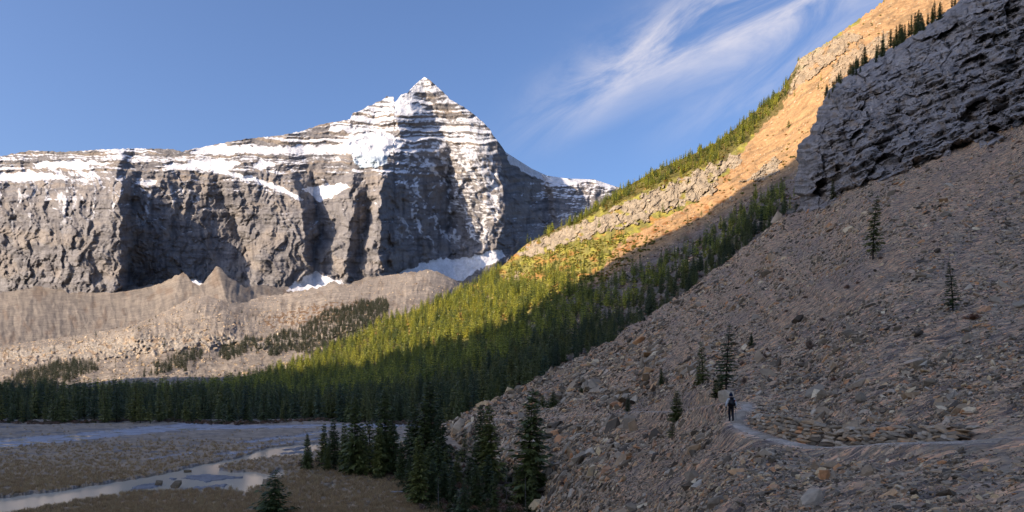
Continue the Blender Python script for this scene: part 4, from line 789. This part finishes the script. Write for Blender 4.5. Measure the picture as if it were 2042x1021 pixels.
# ------------------------------------------------------------------ dry stone wall on the uphill side of the trail
def build_wall():
    R = random.Random(5); tt = TRP; seg = np.linalg.norm(np.diff(tt, axis=0), axis=1); us, vs = to_px(tt)
    i0 = int(np.argmin(np.abs(us-1860)+np.abs(vs-886))); i1 = int(np.argmin(np.hypot(us-1484, vs-822))); root = link(bpy.data.objects.new('dry_stone_wall', None)); a = tt[i0]; root.location = a; root.empty_display_size = 0.3
    tag(root, 'low dry stone wall of stacked brown slabs holding the slope above the path', 'stone wall'); path = tt[i0:i1]; s = np.concatenate([[0], np.cumsum(np.linalg.norm(np.diff(path, axis=0), axis=1))]); total = s[-1]; count = 0
    WM = [stone_mesh('stone', 700+i, 1.0, 0.8, 0.42, M_STONE, 15) for i in range(6)]
    courses = 6; step = total*courses/285.0
    for k in range(courses):
        x = R.random()*step*.5
        while x < total-step*0.4:
            L = step*(0.75+0.55*R.random()); f = min(x+L*.5, total); q = np.array([np.interp(f, s, path[:, c]) for c in range(3)]); q2 = np.array([np.interp(min(f+.3, total), s, path[:, c]) for c in range(3)]); q1 = np.array([np.interp(max(f-.3, 0), s, path[:, c]) for c in range(3)]); t = q2-q1; t[2] = 0; t /= np.linalg.norm(t)+1e-9
            side = np.array([t[1], -t[0], 0]); side = side if side[0] > 0 else -side
            ht = 0.17*(0.35+0.65*min(1, 1.6*min(f/total, 1-f/total)+0.35))
            p = q+side*(0.80+0.10*k+R.uniform(-.05, .05))+np.array([0, 0, ht*(k+.45)])
            o = bpy.data.objects.new('stone', WM[R.randrange(6)]); link(o, root); o.location = p-a; o.scale = (L*1.08, 0.42, ht*2.7); o.rotation_euler = (R.uniform(-.15, .15), R.uniform(-.12, .12), math.atan2(t[1], t[0])+R.uniform(-.25, .25)); o['tint'] = R.choice((0.1, 0.2, 0.3, 0.35, 0.45, 0.55, 0.6, 0.62, 0.7, 0.87)); x += L; count += 1
    print('wall stones', count, 'length', total)
build_wall()

# ------------------------------------------------------------------ foreground spruces
NEAR = []
for i, kw in enumerate([dict(whorls=44, nb=7, leaves=11, width=2.1, bare=0.05, droop=0.5, sparse=0.06), dict(whorls=42, nb=7, leaves=12, width=1.75, bare=0.10, droop=0.55, sparse=0.14), dict(whorls=40, nb=6, leaves=11, width=1.45, bare=0.12, droop=0.6, sparse=0.22), dict(whorls=30, nb=6, leaves=10, width=1.45, bare=0.10, droop=0.6, sparse=0.18), dict(whorls=34, nb=7, leaves=9, width=2.6, bare=0.02, droop=0.35, sparse=0.05), dict(whorls=36, nb=6, leaves=9, width=1.6, bare=0.22, droop=0.6, sparse=0.25)]):
    NEAR.append(spruce(600+i, leafk=1.15, lean=[0, .1, -.1, .25, 0, .1][i], **kw))
NEARM = tree_meshes(NEAR, M_NEEDLE)
SNAGM = [(raw_mesh('trunk', *tube([(0, 0, -.2), (0.03, 0, 3), (0, 0.05, 7), (0, 0, 10)], [.13, .10, .06, .01], 6), [M_SNAG], smooth=True), None, raw_mesh('branches', *bare_branches(900+i, 70, 1.0), [M_SNAG])) for i in range(2)]
def fg(u, vb, vt, k, label, wid=1.0, group=None, d=None, rz=None, tilt=(0, 0)):
    d = d or ground_depth(u, vb); p = PX(u, vb, d); h = (vb-vt)*d/FPX
    return plant_tree('spruce_tree', NEARM[k], p-np.array([0, 0, 0.05]), h, random.random()*6.28 if rz is None else rz, wid, label, group, tilt=tilt)
for a in [(548, 1030, 936, 4, 'small full spruce at the bottom edge beside the river', 1.15), (613, 938, 864, 0, 'small spruce nearest the river, leftmost of the foreground group', 0.9), (643, 928, 843, 1, 'slim spruce second from the river in the foreground group', 1.0), (668, 932, 836, 1, 'slim spruce third from the river in the foreground group', 1.15), (655, 940, 885, 0, 'low young spruce under the two slim spruces by the river', 1.0),
    (708, 948, 788, 0, 'tall broad spruce with a dense crown left of the tallest pair', 0.95), (737, 935, 817, 2, 'narrow spruce between the two broad foreground spruces', 1.0), (768, 945, 774, 0, 'widest tall spruce in the middle of the foreground group', 1.0), (815, 925, 818, 5, 'open spruce with a bare lower trunk before the bright water', 1.1), (862, 950, 758, 1, 'tallest dark spruce at the toe of the scree', 1.1), (838, 1012, 868, 1, 'dark spruce in front standing on the meadow edge', 1.05),
    (875, 985, 868, 2, 'narrow spruce right of the tallest dark spruce', 1.2), (852, 975, 890, 1, 'shorter spruce wedged between the dark front trees', 1.1), (926, 925, 857, 3, 'scrawny thin spruce alone left of the twin spruces', 1.3), (890, 972, 893, 2, 'low narrow spruce left of the scrawny one', 1.1), (911, 974, 905, 1, 'low bushy spruce below the scrawny one', 1.0), (935, 976, 908, 2, 'low narrow spruce left of the twin spruces', 1.1), (965, 968, 808, 1, 'left one of the twin tall spruces on the scree foot', 1.0), (981, 972, 806, 1, 'right one of the twin tall spruces on the scree foot', 1.05),
    (1003, 966, 910, 5, 'small thin spruce right of the twin tall spruces', 1.1), (1052, 1006, 776, 1, 'tall lone spruce with layered drooping branches at the scree foot', 1.2), (1033, 1010, 925, 3, 'sparse half dead spruce left of the tall lone spruce', 1.2), (926, 1030, 955, 4, 'bright bushy young spruce at the bottom edge', 0.8), (1062, 1018, 930, 2, 'short spruce under the tall lone spruce', 1.1), (905, 1012, 935, 2, 'narrow dark spruce left of the bushy young one', 1.2), (950, 1015, 925, 1, 'dark spruce behind the bushy young one', 1.1), (985, 1018, 940, 2, 'short dark spruce in the thicket before the twin spruces', 1.2),
    (690, 940, 842, 1, 'slim spruce pressed against the left side of the tall broad one', 1.0), (724, 952, 850, 2, 'short slim spruce in front of the tall broad one', 1.1), (752, 955, 838, 1, 'mid height spruce in front of the widest one', 1.0), (785, 950, 826, 2, 'mid height spruce right of the widest one', 1.1), (828, 948, 812, 1, 'tall spruce left of the tallest dark one', 1.05), (848, 955, 800, 2, 'tall slim spruce touching the tallest dark one', 1.2), (878, 958, 818, 1, 'leaning dark spruce right of the tallest one', 1.0), (800, 962, 880, 0, 'low broad spruce at the meadow edge', 0.9), (820, 990, 905, 1, 'low spruce at the corner of the dark thicket', 1.1), (862, 1008, 915, 0, 'low full spruce in the middle of the dark thicket', 0.9), (888, 1005, 920, 1, 'ragged spruce in the middle of the dark thicket', 1.1), (970, 1000, 905, 1, 'young spruce before the twin tall spruces', 1.1),
    (1448, 782, 645, 3, 'tall thin ragged spruce on the scree above the hiker', 1.23), (1437, 788, 735, 2, 'short slim spruce left of the tall ragged one', 1.43), (1427, 796, 754, 1, 'small leaning spruce beside the grey boulder', 1.43), (1402, 768, 680, 3, 'thin sparse spruce left of the tall ragged one', 1.30), (1392, 772, 735, 1, 'small bushy spruce under the thin sparse one', 1.30), (1318, 769, 734, 0, 'small lone spruce on the scree left of the thin sparse one', 1.04), (1348, 846, 778, 1, 'yellowish young spruce standing below the far trail', 1.30), (1340, 876, 832, 3, 'ragged little spruce just below the yellowish one', 1.82),
    (1252, 824, 787, 2, 'tiny spruce at the edge of the far trail', 1.43), (1497, 692, 662, 1, 'tiny lone spruce high on the scree', 1.17), (1741, 516, 390, 3, 'tall nearly bare spruce high on the right of the scree', 1.10), (1081, 816, 787, 4, 'left one of two small bushy spruces on the far scree', 1.17), (1104, 813, 779, 4, 'right one of two small bushy spruces on the far scree', 1.17), (1662, 402, 355, 3, 'thin spruce growing against the dark crag', 1.30), (1900, 620, 520, 3, 'thin spruce on the right slope beyond the tall bare one', 1.30)]:
    fg(*a[:4], a[4], a[5])
for a, l in (((790, 925, 848), 'grey dead snag beside the widest foreground spruce'), ((1048, 1015, 945), 'grey dead snag under the tall lone spruce'), ((874, 1018, 950), 'leaning dead snag in the dark thicket'), ((1010, 1000, 940), 'thin dead snag right of the thicket')):
    d = ground_depth(a[0], a[1]); e = plant_tree('dead_tree', [m for m in SNAGM[0] if m], PX(a[0], a[1], d), (a[1]-a[2])*d/FPX, 1.0, 1.0, l, None, 'dead tree')
    for ch in e.children:
        if ch.name.startswith('crown'): ch.name = 'branches'
def crag_trees():
    U, V, D, P, ul, vs = CRAG; R = random.Random(8); m = 0
    for k in range(70):
        v = R.choice((R.uniform(20, 150), R.uniform(60, 170), R.uniform(-60, 205))); j = int(np.argmin(np.abs(vs-v))); i = min(int(R.random()**2*30)+2, U.shape[1]-1); p = P[j, i]
        h = R.uniform(5.0, 11.0)*(1.0 if v < 130 else 0.6); plant_tree('spruce_tree', MIDM[m % 6], p-np.array([0, 0, .3]), h, R.random()*6, R.uniform(.8, 1.2), 'dark spruce in the row along the top edge of the crag', 'spruces on top of the crag'); m += 1
crag_trees()

# ------------------------------------------------------------------ shrubs, ground cover and grass
SHR = [shrub_geo(40+i, 120, 1.0, 0.085, 0.75) for i in range(4)]
SHRM = [raw_mesh('shrub', *g, [M_SHRUB]) for g in SHR]; SHGM = [raw_mesh('shrub', *g, [M_SHRUBG]) for g in SHR]; SHAM = [raw_mesh('shrub', *shrub_geo(60+i, 60, 1.0, 0.16, 0.7), [M_ALPINE]) for i in range(3)]
def shrub(u, v, wpx, hpx, green, label, group=None):
    d = ground_depth(u, v); p = PX(u, v, d); o = link(bpy.data.objects.new('shrub', (SHGM if green else SHRM)[random.randrange(4)])); o.location = p; o.scale = (wpx*d/FPX*.55, wpx*d/FPX*.5, hpx*d/FPX*1.25); o.rotation_euler = (0, 0, random.random()*6); tag(o, label, 'shrub', group)
for a in [(1615, 696, 32, 20, 0, 'round red brown bush alone on the upper right scree'), (1524, 718, 26, 16, 0, 'orange brown bush in the soil gully above the hiker'), (1480, 730, 20, 12, 0, 'grey brown bush left of the orange brown one'), (1484, 765, 22, 15, 0, 'reddish bush right of the tall ragged spruce'), (1320, 838, 18, 12, 0, 'bare brown bush below the far trail by the yellowish spruce'), (1160, 783, 22, 11, 1, 'dark green bush on the far scree right of the bushy spruces'), (1182, 800, 30, 12, 0, 'wide brown bush above the far trail'), (1125, 968, 40, 18, 0, 'wide bare bush between the boulders at the scree foot'), (1192, 950, 18, 12, 1, 'small green bush at the scree foot'), (945, 870, 30, 16, 0, 'rusty red bush behind the twin tall spruces'), (1020, 858, 24, 14, 0, 'brown bush left of the tall lone spruce'), (1690, 575, 30, 7, 0, 'low dark red heather patch on the far right scree'), (1640, 640, 26, 7, 0, 'low red heather streak on the right scree'), (1560, 560, 22, 8, 0, 'brown bush under the foot of the crag'), (1590, 690, 16, 7, 0, 'small brown bush left of the round red one'), (1530, 700, 14, 8, 0, 'small brown bush uphill of the orange brown one'), (1110, 905, 22, 10, 0, 'low brown bush on the ochre part of the scree'), (1285, 640, 14, 8, 1, 'small green bush at the scree edge')]:
    shrub(*a)
def ground_cover():
    R = np.random.default_rng(15)
    # willow thicket and undergrowth round the foreground spruces
    pts = []
    poly = [(596, 930), (640, 912), (700, 905), (880, 885), (1000, 930), (1075, 985), (1080, 1030), (840, 1030), (820, 985), (760, 962), (690, 950), (620, 942)]
    while len(pts) < 900:
        u, v = R.uniform(590, 1085), R.uniform(880, 1030)
        if inpoly(np.array(u), np.array(v), poly): pts.append(PX(u, v, ground_depth(u, v)))
    pts = np.array(pts); n = len(pts); s = 0.6+1.0*R.random(n); scatter('undergrowth', SHRM[:2]+SHGM, pts, np.stack([0*s, 0*s, R.random(n)*6.28], -1), np.stack([s, s, s*1.1], -1), R.integers(0, 6, n), label='tangled brown and green undergrowth round the foreground spruces', cat='undergrowth')
    # far bank willows
    u = R.uniform(-60, 880, 900); v = 840+R.random(900)*5+3*np.sin(u/60); p = PX(u, v, flat_d(v)); s = 0.5+1.1*R.random(900); scatter('bank_willows', SHRM+SHGM[:1], p, np.stack([0*s, 0*s, R.random(900)*6.28], -1), np.stack([s*1.5, s, s], -1), R.integers(0, 5, 900), label='low brown willows along the far river bank', cat='willows')
    # autumn shrubs of the valley side
    U, V, P = HILL['U'], HILL['V'], HILL['P']
    f = soft(U, V, [(930, 570), (1000, 520), (1060, 508), (1250, 465), (1330, 470), (1250, 540), (1100, 620), (900, 680), (760, 720), (700, 720), (800, 640)], 10, 25, 5)*0.055+soft(U, V, [(1000, 520), (1560, 160), (1590, 160), (1530, 235), (1440, 320), (1250, 400), (1060, 490)], 8, 20, 4)*0.05+soft(U, V, [(1250, 505), (1440, 345), (1500, 350), (1580, 280), (1620, 230), (1640, 240), (1580, 340), (1400, 440), (1250, 520)], 8, 20, 14)*0.009+soft(U, V, [(1480, 330), (1700, 70), (1760, 20), (1771, 60), (1650, 190), (1600, 300), (1500, 380)], 8, 20, 24)*0.0018
    f = f*(0.25+0.75*sstep(-0.2, 0.3, fbm(U/20, V/14, 3, 18)))*(1-0.9*HILL['rock'])
    ii, jj, p = cell_sample(P, f, 21); n = len(p); s = 0.8+1.3*R.random(n); scatter('hillside_shrubs', SHAM, p, np.stack([0*s, 0*s, R.random(n)*6.28], -1), np.stack([s*1.5, s*1.5, s], -1), R.integers(0, 3, n), label='yellow green and orange autumn shrubs on the valley side', cat='shrubs'); print('alpine shrubs', n)
    g = sstep(-10, 30, V-ipl([(900, 700), (1000, 640), (1200, 555), (1400, 445), (1560, 350), (2090, 100)], U))*(U > 1000)*0.05*sstep(-0.15, 0.3, fbm(U/20, V/14, 3, 19))
    ii, jj, p = cell_sample(P, g, 22); n = len(p); s = 0.5+0.9*R.random(n); scatter('gully_shrubs', SHRM[:2]+SHGM[:2], p, np.stack([0*s, 0*s, R.random(n)*6.28], -1), np.stack([s*1.6, s*1.6, s], -1), R.integers(0, 4, n), label='low brown and green shrubs in the shaded gully', cat='shrubs'); print('gully shrubs', n)
    # dry sedge on the meadow
    T = []
    for q in range(3):
        Rq = np.random.default_rng(q); Vv = []; Ff = []
        for k in range(26):
            a = Rq.random()*6.28; r = Rq.random()*.35; b = np.array([math.cos(a)*r, math.sin(a)*r, -0.02]); e = b+np.array([Rq.normal(0, .12), Rq.normal(0, .12), 0.25+0.3*Rq.random()]); w = np.array([math.sin(a), -math.cos(a), 0])*.018; i0 = len(Vv); Vv += [b-w, b+w, e+w*.3, e-w*.3]; Ff.append((i0, i0+1, i0+2, i0+3))
        T.append(raw_mesh('sedge_tuft', np.array(Vv), np.array(Ff), [M_GRASS]))
    U, V, P, W = FLAT; n = 42000; i = R.integers(0, U.shape[0], n); j = R.integers(0, U.shape[1], n); pw = np.clip((V[i, j]-870)/90, 0.02, 1)
    k = (W[i, j] < 0.5) & (P[i, j, 2] > 0.15) & (R.random(n) < pw) & (U[i, j] < 880); p = P[i, j][k]; p = p+np.stack([R.normal(0, .2, len(p)), R.normal(0, .2, len(p)), 0*p[:, 0]], -1); n = len(p); s = 0.7+0.6*R.random(n)
    scatter('dry_grass', T, p, np.stack([0*s, 0*s, R.random(n)*6.28], -1), np.stack([s*1.3, s*1.3, s], -1), R.integers(0, 3, n), label='short brown sedge covering the near meadow', cat='grass'); print('grass', n)
ground_cover()

# ------------------------------------------------------------------ plank over the creek
def plank():
    root = link(bpy.data.objects.new('plank_bridge', None)); d = float(flat_d(988)); root.location = PX(805, 988, d); root.rotation_euler = (0, 0, 0.12); tag(root, 'short weathered plank footbridge in the brown meadow', 'footbridge')
    for k in range(3):
        bm = bmesh.new(); bmesh.ops.create_cube(bm, size=1.0); bmesh.ops.scale(bm, vec=(4.4-0.2*k, 0.30, 0.10), verts=bm.verts); bmesh.ops.bevel(bm, geom=bm.edges[:], offset=0.012, segments=1); me = bpy.data.meshes.new('plank'); bm.to_mesh(me); bm.free(); me.materials.append(M_PLANK); o = link(bpy.data.objects.new('plank', me), root); o.location = (0.05*k, 0.33*(k-1), 0.62); o.rotation_euler = (0.01*k, 0, 0.01*(k-1))
    for s in (-1, 1):
        bm = bmesh.new(); bmesh.ops.create_cube(bm, size=1.0); bmesh.ops.scale(bm, vec=(0.28, 1.1, 0.45), verts=bm.verts); me = bpy.data.meshes.new('sill_log'); bm.to_mesh(me); bm.free(); me.materials.append(M_SNAG); o = link(bpy.data.objects.new('sill_log', me), root); o.location = (1.7*s, 0, 0.34)
plank()

# ------------------------------------------------------------------ the hiker
def skin(name, verts, edges, radii, mat, parent, sub=2, root=0):
    me = bpy.data.meshes.new(name); me.from_pydata(verts, edges, []); me.materials.append(mat); o = link(bpy.data.objects.new(name, me), parent)
    m = o.modifiers.new('skin', 'SKIN'); m.use_smooth_shade = True
    for i, r in enumerate(radii):
        sv = me.skin_vertices[0].data[i]; sv.radius = r if isinstance(r, tuple) else (r, r); sv.use_root = (i == root)
    s = o.modifiers.new('sub', 'SUBSURF'); s.levels = sub; s.render_levels = sub; return o
def build_person():
    u, v = 1458, 849.5; d = float(talus_depth(u, v)); p = PX(u, v, d); _, k = near_trail(p[None]); p[2] = TRP[k[0], 2]+0.03
    R = link(bpy.data.objects.new('person', None)); R.location = p; R.rotation_euler = (0, 0, -0.10); tag(R, 'hiker in grey jacket, dark trousers and knit hat walking away on the trail', 'person')
    skinm = plain('skin', (0.45, 0.30, 0.23), 0.6); trou = plain('dark_trousers', (0.018, 0.018, 0.024), 0.85, 0.2, 20); jack = plain('grey_jacket', (0.62, 0.64, 0.64), 0.8, 0.2, 12); boot = plain('black_boot', (0.015, 0.013, 0.012), 0.6); glove = plain('black_glove', (0.012, 0.012, 0.014), 0.7); hat = plain('dark_blue_knit', (0.012, 0.022, 0.045), 0.95, 0.1, 40); black = plain('black_nylon', (0.010, 0.010, 0.013), 0.55, 0.4, 18); red = plain('red_tag', (0.55, 0.02, 0.03), 0.6)
    # body: pelvis, spine, head, legs in stride; walking toward +y (away from the camera)
    V = [(0, 0, .95), (0, .01, 1.12), (0, .02, 1.30), (0, .02, 1.44), (0, .03, 1.53), (0, .05, 1.60), (0, .05, 1.68),
         (-.09, 0, .90), (-.10, .10, .50), (-.09, .02, .10), (.09, 0, .90), (.09, -.02, .49), (.09, -.20, .12),
         (-.17, .02, 1.42), (-.29, .00, 1.15), (-.31, .08, .93), (.17, .02, 1.42), (.29, .02, 1.15), (.31, .10, .94)]
    E = [(0, 1), (1, 2), (2, 3), (3, 4), (4, 5), (5, 6), (0, 7), (7, 8), (8, 9), (0, 10), (10, 11), (11, 12), (3, 13), (13, 14), (14, 15), (3, 16), (16, 17), (17, 18)]
    rad = [(.17, .13), (.15, .11), (.17, .115), (.14, .09), .055, .085, .095, .120, .088, .066, .120, .088, .066, .068, .048, .036, .068, .048, .036]
    body = skin('body', V, E, rad, trou, R)
    # jacket over the torso and sleeves, down to the hips
    JV = [(0, 0, .90), (0, .01, 1.12), (0, .02, 1.30), (0, .02, 1.45), (0, .03, 1.51), (-.18, .02, 1.42), (-.295, .00, 1.15), (-.315, .08, .96), (.18, .02, 1.42), (.295, .02, 1.15), (.315, .10, .97)]
    skin('jacket', JV, [(0, 1), (1, 2), (2, 3), (3, 4), (3, 5), (5, 6), (6, 7), (3, 8), (8, 9), (9, 10)], [(.20, .15), (.175, .13), (.20, .14), (.17, .11), .075, .098, .080, .068, .098, .080, .068], jack, R)
    bm = bmesh.new(); bmesh.ops.create_uvsphere(bm, u_segments=16, v_segments=12, radius=0.108)
    for w in bm.verts: w.co.z *= 1.18; w.co.y *= 1.08
    me = bpy.data.meshes.new('head'); bm.to_mesh(me); bm.free(); me.materials.append(skinm); h = link(bpy.data.objects.new('head', me), R); h.location = (0, .05, 1.655)
    for s in (-1, 1):
        bm = bmesh.new(); bmesh.ops.create_uvsphere(bm, u_segments=8, v_segments=6, radius=0.03); me = bpy.data.meshes.new('ear'); bm.to_mesh(me); bm.free(); me.materials.append(skinm); e = link(bpy.data.objects.new('ear', me), h); e.location = (.105*s, 0, -.01); e.scale = (.4, .7, 1)
    bm = bmesh.new(); bmesh.ops.create_cone(bm, segments=6, radius1=.018, radius2=.008, depth=.05); me = bpy.data.meshes.new('nose'); bm.to_mesh(me); bm.free(); me.materials.append(skinm); e = link(bpy.data.objects.new('nose', me), h); e.location = (0, .118, -.01); e.rotation_euler = (-.4, 0, 0)
    # knit hat with brim and bobble
    n = 18; prof = [(.119, -.045), (.127, -.035), (.127, .012), (.121, .016), (.118, .06), (.098, .115), (.055, .150), (.012, .162)]; HV = [(r*math.cos(6.2832*k/n), r*1.06*math.sin(6.2832*k/n), z) for r, z in prof for k in range(n)]
    HF = [(i*n+k, i*n+(k+1) % n, (i+1)*n+(k+1) % n, (i+1)*n+k) for i in range(len(prof)-1) for k in range(n)]; o = link(bpy.data.objects.new('hat', raw_mesh('hat', np.array(HV), np.array(HF), [hat], smooth=True)), R); o.location = (0, .045, 1.70)
    bm = bmesh.new(); bmesh.ops.create_icosphere(bm, subdivisions=2, radius=.045); [setattr(w, 'co', w.co*random.uniform(.85, 1.15)) for w in bm.verts]; me = bpy.data.meshes.new('bobble'); bm.to_mesh(me); bm.free(); me.materials.append(hat); b = link(bpy.data.objects.new('bobble', me), o); b.location = (0, 0, .18)
    # gloved hands closed on the pole grips
    hands = {}
    for s, w in ((-1, (-.315, .095, .90)), (1, (.315, .115, .91))):
        x, y, z = w; HVt = [(x, y-.02, z+.06), (x, y, z), (x, y+.02, z-.03)]; HE = [(0, 1), (1, 2)]; HR = [.036, (.042, .03), (.036, .026)]
        for f in range(4):
            b0 = len(HVt); oz = -.035+.022*f; HVt += [(x-.012*s, y+.045, z+oz), (x-.035*s, y+.060, z+oz), (x-.050*s, y+.030+.004*f, z+oz)]; HE += [(1 if f > 1 else 2, b0), (b0, b0+1), (b0+1, b0+2)]; HR += [.011, .0105, .0085]
        b0 = len(HVt); HVt += [(x-.035*s, y+.005, z+.03), (x-.052*s, y+.035, z+.035)]; HE += [(1, b0), (b0, b0+1)]; HR += [.013, .010]
        skin('hand', HVt, HE, HR, glove, R, 1); hands[s] = w
    # boots
    for s, (bx, by, bz, tl) in ((-1, (-.09, .02, 0, 0.0)), (1, (.09, -.20, .03, 0.45))):
        BV = [(0, -.05, .05), (0, .06, .05), (0, .17, .035), (0, -.03, .18)]; o = skin('boot', BV, [(0, 1), (1, 2), (0, 3)], [(.06, .055), (.06, .05), (.052, .035), .07], boot, R, 2); o.location = (bx, by, bz); o.rotation_euler = (-tl, 0, 0)
    Rm = Matrix.Rotation(-0.10, 3, 'Z')
    # backpack: own thing on the hiker's back
    B = link(bpy.data.objects.new('backpack', None)); B.location = Vector(p)+Rm @ Vector((0, -.20, 1.0)); B.rotation_euler = (0.06, 0, -0.10); tag(B, 'tall black hiking backpack with a small red tag on the hiker', 'backpack')
    def rounded(name, dims, loc, mat, par, bev=0.05, taper=0.0):
        bm = bmesh.new(); bmesh.ops.create_cube(bm, size=1.0); bmesh.ops.scale(bm, vec=dims, verts=bm.verts)
        for w in bm.verts: w.co.x *= 1-taper*(w.co.z/dims[2])
        bmesh.ops.bevel(bm, geom=bm.edges[:], offset=bev, segments=3, affect='EDGES'); me = bpy.data.meshes.new(name); bm.to_mesh(me); bm.free(); me.materials.append(mat)
        for q in me.polygons: q.use_smooth = True
        o = link(bpy.data.objects.new(name, me), par); o.location = loc; return o
    rounded('bag', (.37, .24, .56), (0, -.02, .24), black, B, .08, .12); rounded('lid', (.33, .25, .12), (0, -.02, .545), black, B, .05); rounded('front_pocket', (.27, .08, .30), (0, -.16, .18), black, B, .035); rounded('hip_belt', (.42, .20, .09), (0, .12, .02), black, B, .035)
    for s in (-1, 1): rounded('side_pocket', (.07, .17, .22), (.205*s, -.02, .12), black, B, .03)
    rounded('red_tag', (.05, .03, .10), (.20, -.06, .36), red, B, .01)
    for s in (-1, 1):
        SV = [(.11*s, .08, .56), (.13*s, .22, .54), (.14*s, .34, .38), (.15*s, .30, .16)]; skin('shoulder_strap', SV, [(0, 1), (1, 2), (2, 3)], [(.03, .012)]*4, black, B, 1)
    pm = plain('pole_metal', (0.10, 0.10, 0.11), 0.35, 0.5)
    for s in (-1, 1):
        w = hands[s]; T = link(bpy.data.objects.new('trekking_pole', None)); top = Vector((w[0]-.03*s, w[1]+.035, w[2]+.08)); bot = Vector((w[0]+.06*s, w[1]-.10 if s < 0 else w[1]+.10, 0.0)); T.location = Vector(p)+Rm @ bot; T.rotation_euler = (0, 0, -0.10); tag(T, 'thin dark trekking pole in the hiker\'s %s hand' % ('left' if s < 0 else 'right'), 'trekking pole'); dv = top-bot
        for nm, a, b, r, mt in (('shaft', 0.0, 0.86, .009, pm), ('grip', 0.86, 1.0, .016, black), ('basket', 0.05, 0.065, .03, black)):
            q = Vector((0, 0, 1)).rotation_difference(dv); bm = bmesh.new(); bmesh.ops.create_cone(bm, cap_ends=True, segments=10, radius1=r*.8, radius2=r, depth=dv.length*(b-a)); me = bpy.data.meshes.new(nm); bm.to_mesh(me); bm.free(); me.materials.append(mt); o = link(bpy.data.objects.new(nm, me), T); o.location = dv*((a+b)/2); o.rotation_mode = 'QUATERNION'; o.rotation_quaternion = q
build_person()


# ------------------------------------------------------------------ broken rock on the sunlit slope
def slope_rocks():
    U, V, P, N = HILL['U'], HILL['V'], HILL['P'], HILL['N']; R = np.random.default_rng(44)
    den = (HILL['scree']*0.05*(0.2+sstep(-0.1, 0.4, fbm((U+V)/20, (V-U*.6)/60, 3, 3)))+HILL['rock']*0.02)*(U > 1050)*(V < 560)
    ii, jj, p = cell_sample(P, den, 45); n = len(p); L = np.exp(R.normal(0, 0.5, n))*1.1; rot = frame_euler(N[ii, jj], R.normal(0, 1, n), 0.2+0.3*R.random(n), R)
    scatter('slope_rocks', [stone_mesh('slope_rock', 800+i, 1, 0.7, 0.5, M_SLOPE_ROCK, 12) for i in range(5)], p, rot, np.stack([L, L, L], -1), R.integers(0, 5, n), R.random(n), 'scattered broken rock on the sunlit tan slope', 'rocks'); print('slope rocks', n)
M_SLOPE_ROCK = stone_mat('tan_slope_rock', [(0.0, (0.22, 0.16, 0.10)), (0.5, (0.38, 0.28, 0.18)), (1.0, (0.50, 0.40, 0.29))])
slope_rocks()

def more_rubble():
    R = np.random.default_rng(61); U, V, P, N = HILL['U'], HILL['V'], HILL['P'], HILL['N']
    low = sstep(-20, 10, V-ipl([(900, 700), (1000, 640), (1200, 555), (1400, 445), (1560, 350), (2090, 100)], U))*(U > 1080)
    ii, jj, p = cell_sample(P, low*0.12*(0.3+sstep(-0.2, 0.3, fbm(U/25, V/18, 3, 62))), 63); n = len(p); L = np.exp(R.normal(0, 0.5, n))*0.8
    scatter('gully_stones', STONES, p, frame_euler(N[ii, jj], R.normal(0, 1, n), 0.2+0.3*R.random(n), R), np.stack([L, L, L], -1), R.integers(0, 12, n), R.random(n), 'loose stones in the shaded gully above the scree', 'stones'); print('gully stones', n)
    U, V, D, P, N = MOR; den = 0.006*sstep(600, 660, V)*(0.2+sstep(-0.1, 0.35, fbm(U/30, V/14, 3, 64)))+0.0012
    ii, jj, p = cell_sample(P, den, 65); n = len(p); L = np.exp(R.normal(0, 0.5, n))*2.2
    scatter('moraine_boulders', [stone_mesh('moraine_boulder', 820+i, 1, 0.8, 0.7, M_SLOPE_ROCK, 12) for i in range(4)], p, frame_euler(N[ii, jj], R.normal(0, 1, n), 0.3+0.3*R.random(n), R), np.stack([L, L, L], -1), R.integers(0, 4, n), 0.3+0.7*R.random(n), 'scattered pale boulders on the moraine', 'boulders'); print('moraine boulders', n)
    # low heather and twigs in the soil chutes of the scree
    U, V, P = TAL['U'], TAL['V'], TAL['P']; qq = 0.60*U+0.80*V; ss = 0.80*U-0.60*V; ch = sstep(0.2, 0.42, fbm(qq/42, ss/300, 3, 25))*(U > 1250)*(V < 800)
    far = sstep(30, 0, V-ipl(TALUS_TOP, U))*(U > 1150)*(V < 760)
    ii, jj, p = cell_sample(P, (ch*0.035*sstep(0.0, 0.3, fbm(U/18, V/14, 3, 66))+far*0.02)*(TAL['dist'] > 2), 67); n = len(p); s = 0.35+0.5*R.random(n)
    scatter('scree_heather', SHRM+SHGM[:1], p, np.stack([0*s, 0*s, R.random(n)*6.28], -1), np.stack([s*1.5, s*1.5, s*0.8], -1), R.integers(0, 5, n), label='low red brown heather growing in streaks on the scree', cat='heather'); print('heather', n)
more_rubble()
